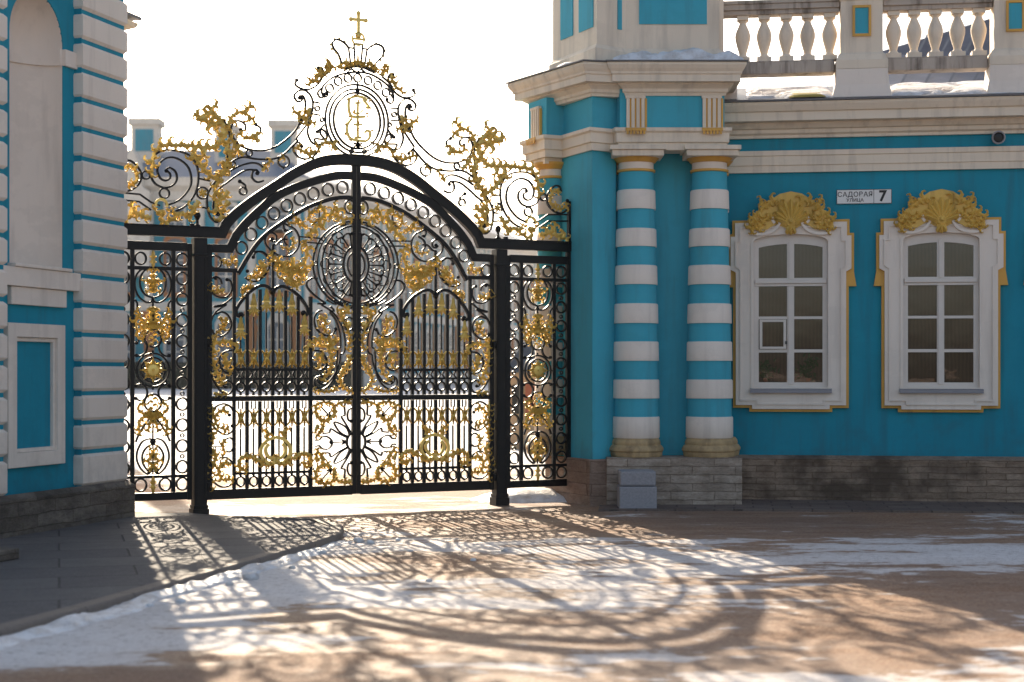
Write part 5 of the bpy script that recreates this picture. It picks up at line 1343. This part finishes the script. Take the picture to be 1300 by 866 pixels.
# roof of a far building seen through the balustrade
rb = empty('far_roof_house', (0, 0, 0)); tag(rb, 'snow dusted dark hipped roof seen through the rooftop balustrade', 'building')
def P_at(px, py, Y): return ((px-CX)*Y/F, Y, EYE+(HZ-py)*Y/F)
m = MB(); a = P_at(1115, 66, 40); b = P_at(1262, 22, 40); c3_ = P_at(1500, 22, 40); d = P_at(1500, 110, 36); e_ = P_at(1110, 110, 36)
m.add([e_, d, c3_, b, a, (a[0]-0.5, 44, 5), (c3_[0], 44, 5)], [(0, 1, 2, 3, 4)])
m.add([e_, d, (d[0], 36, 0), (e_[0], 36, 0)], [(0, 1, 2, 3)])
m.build('roof', simple('patchy_roof', (0.16, 0.15, 0.17), 0.5, 0.2, 0.9, 0.9, 0.3, 0.05), rb)
m = MB()
for k in range(4):
    q0 = P_at(1140+k*30, 110, 35.99); q1 = P_at(1178+k*30, 40, 39.97)
    m.add([(q0[0], q0[1]-0.05, q0[2]), (q0[0]+0.06, q0[1]-0.05, q0[2]), (q1[0]+0.06, q1[1]-0.05, q1[2]), (q1[0], q1[1]-0.05, q1[2])], [(0, 1, 2, 3)])
m.build('roof_seams', M['metal_roof'], rb)

# ---- grey granite block at the tower's foot
gx0, gx1 = ground(784, 645)[0], ground(831, 645)[0]
gb = empty('granite_block', ((gx0+gx1)/2, 18.62, 0.0)); tag(gb, 'rough grey granite block with a capstone at the foot of the column pedestal', 'stone block')
hw = (gx1-gx0)/2
m = MB(); m.box(-hw, hw, -0.22, 0.22, -0.02, 0.275); m.build('block', M['granite'], gb, bevel=0.018)
m = MB(); m.box(-hw+0.01, hw-0.01, -0.20, 0.21, 0.283, 0.455); m.build('capstone', M['granite'], gb, bevel=0.022)

# ================================================================ LEFT PAVILION
LT = math.atan2(0.958, 0.287)
PB = (-4.16, 17.0)
# local frame: +X runs along the facade away from the camera, origin at the far corner, -Y is outwards (towards the road)
pav = empty('rusticated_pavilion', (PB[0], PB[1], 0), LT)
tag(pav, 'rusticated turquoise and cream pavilion with an arched niche at the left edge', 'building')
def pav_at(x, y, o=0.0):
    # facade line through PB, direction (cos LT, sin LT)
    t = (x-CX)/F; c, s = math.cos(LT), math.sin(LT)
    bx_, by_ = PB[0]-s*0+o*s*0, PB[1]
    # X = bx + k c + o*s ; Y = by + k s - o*c   (o outwards)
    X0, Y0 = PB[0]+o*s, PB[1]-o*c
    k = (t*Y0-X0)/(c-t*s)
    Y = Y0+k*s
    return (k, EYE+(HZ-y)*Y/F)
k_pier = pav_at(104, 300)[0]; k_n0 = pav_at(80, 300, -0.1)[0]; k_n1 = pav_at(12, 300, -0.1)[0]; k_p2 = pav_at(8, 300)[0]
WY = 0.10       # wall plane depth behind the pier face
ztop = 7.4
kr = (k_n0-k_n1)/2; kc = (k_n0+k_n1)/2; zs = 4.90; zsill = 2.64
# wall with arched niche opening
arc = [(kc+kr*math.cos(a), zs+kr*1.02*math.sin(a)) for a in [PI*i/24 for i in range(25)]]
hole = [(k_n1, zsill), (k_n0, zsill)] + arc[0:]
outer = [(k_p2-5.0, 0.4), (k_pier+0.05, 0.4), (k_pier+0.05, ztop), (k_p2-5.0, ztop)]
m = MB(); m.plate(outer, [hole[::-1] if False else hole], WY, WY+0.22); m.build('wall', M['teal'], pav)
# niche: half cylinder and quarter sphere
m = MB(); R = []; rr = kr
def ring_n(z, rad_): return [(kc-rad_*math.cos(PI*i/20), WY+0.01+rad_*0.85*math.sin(PI*i/20), z) for i in range(21)]
lev = [(zsill, rr), (zs, rr)] + [(zs+rr*1.02*math.sin(a), rr*math.cos(a)) for a in [PI/2*j/10 for j in range(1, 10)]] + [(zs+rr*1.018, 0.01)]
b0_ = []
for z, r_ in lev: b0_.append(ring_n(z, r_))
vs = [p for r_ in b0_ for p in r_]; fs = [(j*21+i, j*21+i+1, (j+1)*21+i+1, (j+1)*21+i) for j in range(len(lev)-1) for i in range(20)]
m.add(vs, fs); m.add([(kc-rr, WY, zsill)] + [(kc-rr*math.cos(PI*i/20), WY+rr*0.85*math.sin(PI*i/20), zsill) for i in range(21)] , [tuple(range(22))])
m.build('niche', M['white'], pav, smooth=0.8)
# impost band running into the niche
m = MB(); R = []
for i in range(21):
    a = PI*i/20; R.append([(kc-(rr-0.0)*math.cos(a), WY+0.01+rr*0.85*math.sin(a), zs-0.175), (kc-(rr-0.03)*math.cos(a), WY+0.01+(rr-0.03)*0.85*math.sin(a), zs-0.175), (kc-(rr-0.04)*math.cos(a), WY+0.01+(rr-0.04)*0.85*math.sin(a), zs-0.01), (kc-rr*math.cos(a), WY+0.01+rr*0.85*math.sin(a), zs-0.01)])
m.loft(R); m.build('niche_band', M['white'], pav, smooth=0.6)
m = MB(); m.box(k_n0-0.004, k_pier+0.04, WY-0.035, WY+0.05, zs-0.175, zs-0.01); m.build('impost', M['white'], pav, bevel=0.006)
# sill band and apron
m = MB(); m.box(k_p2-0.02, k_pier+0.035, WY-0.075, WY+0.1, 2.44, 2.625); m.box(k_n1-0.03, k_n0+0.03, WY-0.095, WY+0.3, 2.627, 2.66)
m.build('sill_band', M['white'], pav, bevel=0.008)
m = MB(); m.box(k_n1-0.03, k_n0+0.0, WY-0.045, WY+0.1, 2.265, 2.437); m.build('apron', M['white'], pav, bevel=0.008)
# framed panel
kp0, kp1 = pav_at(8, 500, -0.06)[0], pav_at(80.5, 500, -0.06)[0]; ki0, ki1 = pav_at(20, 500, -0.08)[0], pav_at(66, 500, -0.08)[0]
m = MB(); m.plate([(kp0, 0.69), (kp1, 0.69), (kp1, 2.085), (kp0, 2.085)], [[(ki0-0.04, 0.83), (ki0-0.04, 1.95), (ki1+0.04, 1.95), (ki1+0.04, 0.83)]], WY-0.065, WY+0.05); fr = m.build('panel_frame', M['white'], pav, bevel=0.008)
m = MB(); m.plate([(ki0-0.038, 0.832), (ki1+0.038, 0.832), (ki1+0.038, 1.948), (ki0-0.038, 1.948)], [[(ki0, 0.87), (ki0, 1.91), (ki1, 1.91), (ki1, 0.87)]], WY-0.035, WY+0.05); m.build('inner_frame', M['white'], fr, bevel=0.006)
# rusticated piers, block by block
def pier(k0, k1, name):
    core = MB(); core.box(k0+0.02, k1-0.02, 0.018, WY+0.3, 0.40, ztop); c_ = core.build(name, M['teal'], pav)
    m = MB(); z = 0.42; first = True; i = 0
    zj = [0.79+0.302*j for j in range(22)]
    prev = 0.44
    for zz in zj:
        z1 = zz-0.022
        b = 0.028
        x0, x1, y0, y1 = k0-0.0, k1+0.0, -0.012, WY+0.32
        R = [[(x0+o, y0+o, z_), (x1-o, y0+o, z_), (x1-o, y1, z_), (x0+o, y1, z_)] for o, z_ in ((b, prev), (0.006, prev+0.022), (0, prev+0.03), (0, z1-0.03), (0.006, z1-0.022), (b, z1))]
        m.loft(R); prev = zz+0.022
    r = m.build('rusticated_blocks', M['white'], c_, smooth=0.6); return c_
pier(k_pier, 0.0, 'pier'); pier(k_p2-1.2, k_p2, 'pier')
# plinth
m = MB(); m.box(k_p2-5.2, 0.055, -0.075, WY+0.4, -0.05, 0.40)
m.add([(k_p2-5.2, -0.075, 0.40), (0.055, -0.075, 0.40), (0.0, 0.0, 0.445), (k_p2-5.2, 0.0, 0.445), (0.055, 0.45, 0.40), (0.0, 0.45, 0.445)], [(0, 1, 2, 3), (1, 4, 5, 2)])
m.build('plinth', M['stone_l'], pav, bevel=0.01)
# body behind, rear wing and eave
m = MB(); m.box(k_p2-5.0, -0.05, WY+0.52, 4.5, 0.3, ztop-0.05); m.box(-0.25, -0.03, WY+0.21, 1.0, 0.0, ztop-0.04); m.build('body', M['teal'], pav)
m = MB(); m.box(-0.05, 2.2, 1.66, 4.4, 0.0, 5.75); m.build('rear_wing', M['white'], pav)
m = MB(); m.loft([[(x, 1.66-o, z) for o, z in ((0, 5.72), (0.1, 5.75), (0.14, 5.86), (0.42, 5.90), (0.45, 5.95), (0, 5.99))] for x in (-0.02, 2.35)]); m.build('eave', M['cream'], pav)
m = MB(); m.box(-0.02, 2.38, 1.18, 4.4, 5.995, 6.03); m.build('eave_flashing', M['metal_roof'], pav)
# dark stone step at the very left
sx, sy = ground(2, 712, PZ)
st = empty('stone_step', (sx, sy, PZ), LT); tag(st, 'low dark stone step on the pavement in front of the pavilion', 'step')
m = MB(); m.box(-1.2, 0.22, -0.02, 0.75, -0.005, 0.085); m.build('slab', M['stone_l'], st, bevel=0.01)
# ================================================================ PALACE ACROSS THE COURT
PAL = {}
PAL['cream'] = plaster('palace_white', (0.60, 0.56, 0.50), 0.05)
PAL['teal'] = plaster('palace_turquoise', (0.012, 0.25, 0.35), 0.08)
PAL['ochre'] = plaster('palace_ochre', (0.36, 0.14, 0.045), 0.2)
PAL['pane'] = simple('palace_pane', (0.10, 0.13, 0.17), 0.15, 0, 0.3, 0.3, 0)
def facade(name, org, rz, L, H, label, roof_h, chim=(), flat=False):
    e = empty(name, (*org, 0), rz); tag(e, label, 'palace')
    m = MB(); m.box(0, L, 0, 14, 0, H-2.4); m.build('wall', PAL['teal'], e)
    m = MB(); m.box(-0.15, L, -0.6, 14, 0, 1.6); m.box(-0.1, L, -0.25, 14, 8.3, 9.3); m.build('string_course', PAL['cream'], e)
    m = MB(); m.loft([[(x, -o, z) for o, z in ((0, H-2.4), (0.5, H-2.4), (0.5, H-1.4), (1.3, H-0.9), (1.5, H), (0, H+0.05), (-14, H+0.05), (-14, H-2.4))] for x in (-0.4, L+0.4)]); m.build('cornice', PAL['cream'], e)
    m = MB(); m.add([(-0.3, -0.9, H+0.06), (L, -0.9, H+0.06), (L-3, 6.5, H+roof_h), (3.5, 6.5, H+roof_h), (L, 14, H+0.06), (-0.3, 14, H+0.06)], [(0, 1, 2, 3), (3, 2, 4, 5), (0, 3, 5), (1, 4, 2)]); m.build('roof', M['roof_blue'], e)
    bayw = 5.0; n = max(1, int(L/bayw)); bw = L/n
    base = None
    cols = []
    for i in range(n+1):
        x = min(max(i*bw, 0.7), L-0.7)
        if flat:
            m = MB(); m.box(x-0.7, x+0.7, -0.16, 0.1, 1.61, 8.29); m.build('atlas_pilaster', PAL['ochre'], e)
            m = MB(); m.box(x-0.6, x+0.6, -0.14, 0.1, 9.31, H-2.41); m.build('half_column', PAL['cream'], e)
        else:
            m = MB(); m.box(x-0.75, x+0.75, -0.85, 0.1, 1.61, 2.6); m.lathe(x, -0.35, [(0.55, 2.6), (0.45, 3.2), (0.62, 5.2), (0.72, 6.6), (0.5, 7.2), (0.85, 7.9), (0.85, 8.29)], 12); m.build('atlas_pilaster', PAL['ochre'], e, smooth=0.6)
            m = MB(); m.lathe(x, -0.2, [(0.6, 9.31), (0.48, 9.9), (0.42, H-3.6), (0.6, H-3.0), (0.6, H-2.41)], 16); m.build('half_column', PAL['cream'], e, smooth=0.6)
    for i in range(n):
        x = (i+0.5)*bw
        for z0, z1, arch in ((2.6, 6.6, True), (10.3, 15.6, True), (17.2, 19.6, False)):
            if z1 > H-2.5: continue
            f = MB(); w = 0.95
            top = [(x+w*math.cos(a), z1+w*0.55*math.sin(a)) for a in (0, .5, 1.0, PI/2, 2.1, 2.6, PI)] if arch else [(x+w, z1), (x-w, z1)]
            o2 = [(x-w-0.25, z0-0.5), (x+w+0.25, z0-0.5), (x+w+0.25, z1+0.4), (x+w*0.6, z1+(1.5 if arch else 0.5)), (x-w*0.6, z1+(1.5 if arch else 0.5)), (x-w-0.25, z1+0.4)]
            f.plate(o2, [[(x-w, z0), (x+w, z0)] + top], -0.12 if flat else -0.32, 0.02)
            fo = f.build('window', PAL['ochre'] if z0 > 9 and z0 < 12 else PAL['cream'], e)
            g = MB(); g.plate([(x-w, z0), (x+w, z0)] + top, [], -0.05, 0.0); g.build('pane', PAL['pane'], fo)
            g = MB(); g.box(x-0.09, x+0.09, -0.10, -0.06, z0, z1); 
            for k in (0.33, 0.66): g.box(x-w, x-0.095, -0.10, -0.06, z0+(z1-z0)*k-0.07, z0+(z1-z0)*k+0.07); g.box(x+0.095, x+w, -0.10, -0.06, z0+(z1-z0)*k-0.07, z0+(z1-z0)*k+0.07)
            g.build('glazing_bars', PAL['cream'], fo)
    for cx_, w_, h_ in chim:
        m = MB(); m.box(cx_-w_/2, cx_+w_/2, 3, 5.4, H, H+h_-0.7); m.box(cx_-w_/2-0.3, cx_+w_/2+0.3, 2.7, 5.7, H+h_-0.7, H+h_); c = m.build('chimney', PAL['cream'], e)
        m = MB(); m.box(cx_-w_/2+0.45, cx_+w_/2-0.45, 2.93, 3.0, H+h_-3.6, H+h_-1.2); m.build('panel', PAL['teal'], c)
    return e
Y1 = 170.0
def Xp(px, Y=Y1): return (px-CX)*Y/F
facade('palace_wing', (Xp(60), Y1), 0.0, Xp(385)-Xp(60), 22.6, 'pale palace front with three chimneys far behind the gate, facing the road', 4.0,
       chim=[(Xp(175)-Xp(60), 2.9, 7.0), (Xp(279)-Xp(60), 2.2, 6.3), (Xp(354)-Xp(60), 2.7, 6.8)])
# white curved gable near the left
gb_ = MB(); x0, x1 = Xp(150), Xp(196); cx_ = (x0+x1)/2; hw_ = (x1-x0)/2
pts = [(x0, 12.0), (x1, 12.0), (x1, 21.0), (x1-0.8, 21.5), (cx_+hw_*0.5, 23.0), (cx_+hw_*0.3, 24.8), (cx_, 25.6), (cx_-hw_*0.3, 24.8), (cx_-hw_*0.5, 23.0), (x0+0.8, 21.5), (x0, 21.0)]
gb_.plate(pts, [], Y1-2.2, Y1-0.2); g_ = gb_.build('gable_pavilion', PAL['cream'], None, bevel=0.1)
tag(g_, 'white curved gable on the far palace just right of the near pavilion', 'gable')
facade('palace_wing', (Xp(385), Y1+0.3), math.atan2(0.964, 0.265), 110.0, 22.6, 'long palace wing seen at a slant behind the right gate leaf', 3.4, flat=True)
bpy.data.objects['palace_wing.001']['group'] = bpy.data.objects['palace_wing']['group'] = 'palace wings across the court'
# hedge along the foot of the palace
m = MB(); R = []
for i in range(90):
    x = Xp(100)+(Xp(470)-Xp(100))*i/89; h = 2.75+0.25*mn.noise(Vector((i*0.35, 0, 0)))
    R.append([(x, 160+0.2*mn.noise(Vector((i*.6, k, 0))), z) for k, z in enumerate((0, h*0.9))] + [(x, 160.4, h), (x, 162.2, h), (x, 162.6, 0)])
m.loft(R); tag(m.build('hedge', M['hedge']), 'dark clipped hedge at the foot of the far palace', 'hedge')
# ticket kiosk seen through the far side panel
kx, ky = Xp(672, 33.0), 33.0
ke = empty('ticket_kiosk', (kx, ky, 0), -0.15); tag(ke, 'small tan kiosk with snowy hipped roof beyond the far side panel', 'kiosk')
tan = plaster('kiosk_tan', (0.50, 0.30, 0.17), 0.1)
s_ = 33.0/F
m = MB(); m.box(-27*s_, 13*s_, 0, 1.4, 0, 1.62); m.build('wall', tan, ke, bevel=0.02)
m = MB(); m.add([(-30*s_, -0.15, 1.63), (16*s_, -0.15, 1.63), (16*s_, 1.55, 1.63), (-30*s_, 1.55, 1.63), (-12*s_, 0.5, 2.25), (-2*s_, 0.5, 2.25)], [(0,1,5,4), (1,2,5), (2,3,4,5), (3,0,4), (3,2,1,0)]); m.build('roof', M['metal_roof'], ke)
m = MB(); m.box(-22*s_, -8*s_, -0.03, 0.0, 0.75, 1.35); m.build('hatch', M['black'], ke); 
m = MB(); m.box(-5*s_, 8*s_, -0.025, 0.0, 0.65, 1.4); m.build('notice', simple('red_notice', (0.35, 0.09, 0.04), 0.6, 0, 5, 0.2, 0), ke)
# ================================================================ BARE TREE (its twigs throw the soft shadows on the forecourt)
def tree(name, x, y, label, seed, top=(-8.5, 46, 19), spread=1.0):
    rnd = random.Random(seed); e = empty(name, (x, y, 0)); tag(e, label, 'tree')
    def tube(mb, pts, r0, r1, n=6):
        R = []
        for i, p in enumerate(pts):
            a = pts[max(0, i-1)]; b = pts[min(len(pts)-1, i+1)]; t = (b-a).normalized(); u = t.orthogonal().normalized(); v = t.cross(u); r = r0+(r1-r0)*i/(len(pts)-1)
            R.append([p+u*r*math.cos(2*PI*k/n)+v*r*math.sin(2*PI*k/n) for k in range(n)])
        mb.loft(R)
    tr = MB(); br = MB(); base = Vector((0, 0, -0.1)); 
    tp = [base, Vector((0.2, 0, 4)), Vector((0.1, 0.2, 8)), Vector((0.5, 0.1, 12.0)), Vector((0.8, 0.2, 15))]; tube(tr, tp, 0.42, 0.20, 10)
    def ok(p):          # the photo shows no twig in its sky: keep the crown above the frame
        X, Y, Z = p.x+x, p.y+y, p.z
        if not ((CX+F*X/Y) < 165 or (HZ-F*(Z-EYE)/Y) < -12): return False
        t = Z/0.4204; sx_, sy_ = X+0.284*t, Y-0.959*t      # crown shaped for its shadow: twigs falling across the gate's shadow are dropped
        return sy_ < 5.5 or (sx_ > 1.5 + (sy_-7.2)*0.25 and sy_ > 5.5) or sx_ < -5.0
    def grow(p, d, L_, r, lev):
        pts = [p]; q = p.copy(); dd = d.copy(); n = 5
        for i in range(n):
            dd = (dd + Vector((rnd.gauss(0, .16), rnd.gauss(0, .16), rnd.gauss(0.05, .12)))).normalized(); q = q+dd*L_/n
            if not ok(q): break
            pts.append(q.copy())
        if len(pts) < 3: return
        tube(br, pts, r, r*0.45, 5 if lev < 2 else 3)
        if lev >= 4: return
        for k in range([0, 4, 4, 3][min(lev, 3)]):
            i = rnd.randint(1, len(pts)-1); dv = Vector((rnd.gauss(0, 1), rnd.gauss(0, 1), rnd.gauss(0.25, .7))).normalized()
            grow(pts[i], (dd*0.8+dv).normalized(), L_*rnd.uniform(0.45, 0.72), r*0.5, lev+1)
    for k in range(8):
        f = 2.2+k*0.2; i = int(f); p = tp[min(i, 4)].lerp(tp[min(i+1, 4)], f-i)
        an = rnd.uniform(-0.9, 0.9) if k % 4 else rnd.random()*6.28
        grow(p, Vector((math.cos(an)*1.2, math.sin(an)*0.7, 0.75)).normalized(), rnd.uniform(5.0, 8.0)*spread, 0.085, 1)
    tr.build('trunk', M['bark'], e, smooth=True); br.build('crown', M['bark'], e, fix=False)
tree('bare_tree', -12.2, 45, 'tall bare tree behind the pavilion whose twigs shade the forecourt', 5)
# ================================================================ the cold bright air between the gate and the palace
hm = bpy.data.materials.new('winter_haze'); hm.use_nodes = True; nt = hm.node_tree; nt.nodes.clear()
ho = nt.nodes.new('ShaderNodeOutputMaterial'); hv = nt.nodes.new('ShaderNodeVolumePrincipled')
hv.inputs['Color'].default_value = (0.95, 0.95, 0.96, 1); hv.inputs['Density'].default_value = 0.00010; hv.inputs['Anisotropy'].default_value = 0.3
nt.links.new(hv.outputs[0], ho.inputs['Volume'])
mb = MB(); mb.box(-620, 620, -310, 2010, -1.2, 34.0)
tag(mb.build('haze', hm), 'thin bright winter haze', kind='stuff')
# ================================================================ CAMERA, LIGHT, SKY
cam_d = bpy.data.cameras.new('camera'); cam = bpy.data.objects.new('camera', cam_d); COL.objects.link(cam)
cam.location = (0, 0, EYE); cam.rotation_euler = (PI/2, 0, 0)
cam_d.sensor_width = 36; cam_d.lens = 36*F/1300; cam_d.shift_y = (HZ-433)/1300
cam_d.clip_start = 0.1; cam_d.clip_end = 5000
cam_d.dof.use_dof = True; cam_d.dof.focus_distance = 18.5; cam_d.dof.aperture_fstop = 1.5
scene.camera = cam
AZ = math.radians(-16.3); EL = math.radians(22.9)      # sun stands behind the gate, a little to the left
sd = Vector((math.sin(AZ)*math.cos(EL), math.cos(AZ)*math.cos(EL), math.sin(EL)))
L = bpy.data.lights.new('sun', 'SUN'); L.energy = 5.0; L.angle = math.radians(0.42); L.color = (1.0, 0.85, 0.65)
lo = bpy.data.objects.new('sun', L); COL.objects.link(lo); lo.rotation_euler = (-sd).to_track_quat('-Z', 'Y').to_euler(); lo.location = (0, 0, 50)
W = bpy.data.worlds.new('World'); scene.world = W; W.use_nodes = True; nt = W.node_tree; nt.nodes.clear()
wo = nt.nodes.new('ShaderNodeOutputWorld'); bg = nt.nodes.new('ShaderNodeBackground'); sk = nt.nodes.new('ShaderNodeTexSky')
sk.sky_type = 'NISHITA'; sk.sun_disc = False; sk.sun_elevation = EL; sk.sun_rotation = AZ
sk.air_density = 1.0; sk.dust_density = 3.0; sk.ozone_density = 1.0; sk.altitude = 0
hs = nt.nodes.new('ShaderNodeHueSaturation'); hs.inputs['Saturation'].default_value = 0.78; nt.links.new(sk.outputs[0], hs.inputs['Color']); nt.links.new(hs.outputs[0], bg.inputs[0]); bg.inputs[1].default_value = 0.097; nt.links.new(bg.outputs[0], wo.inputs[0])
vs = scene.view_settings; vs.view_transform = 'Standard'; vs.look = 'None'; vs.gamma = 1; vs.use_curve_mapping = False; vs.exposure = 1.28
scene.cycles.use_denoising = True
scene.cycles.max_bounces = 8; scene.cycles.diffuse_bounces = 4; scene.cycles.glossy_bounces = 3; scene.cycles.transparent_max_bounces = 16
scene.cycles.caustics_reflective = False; scene.cycles.caustics_refractive = False
scene.cycles.sample_clamp_indirect = 8
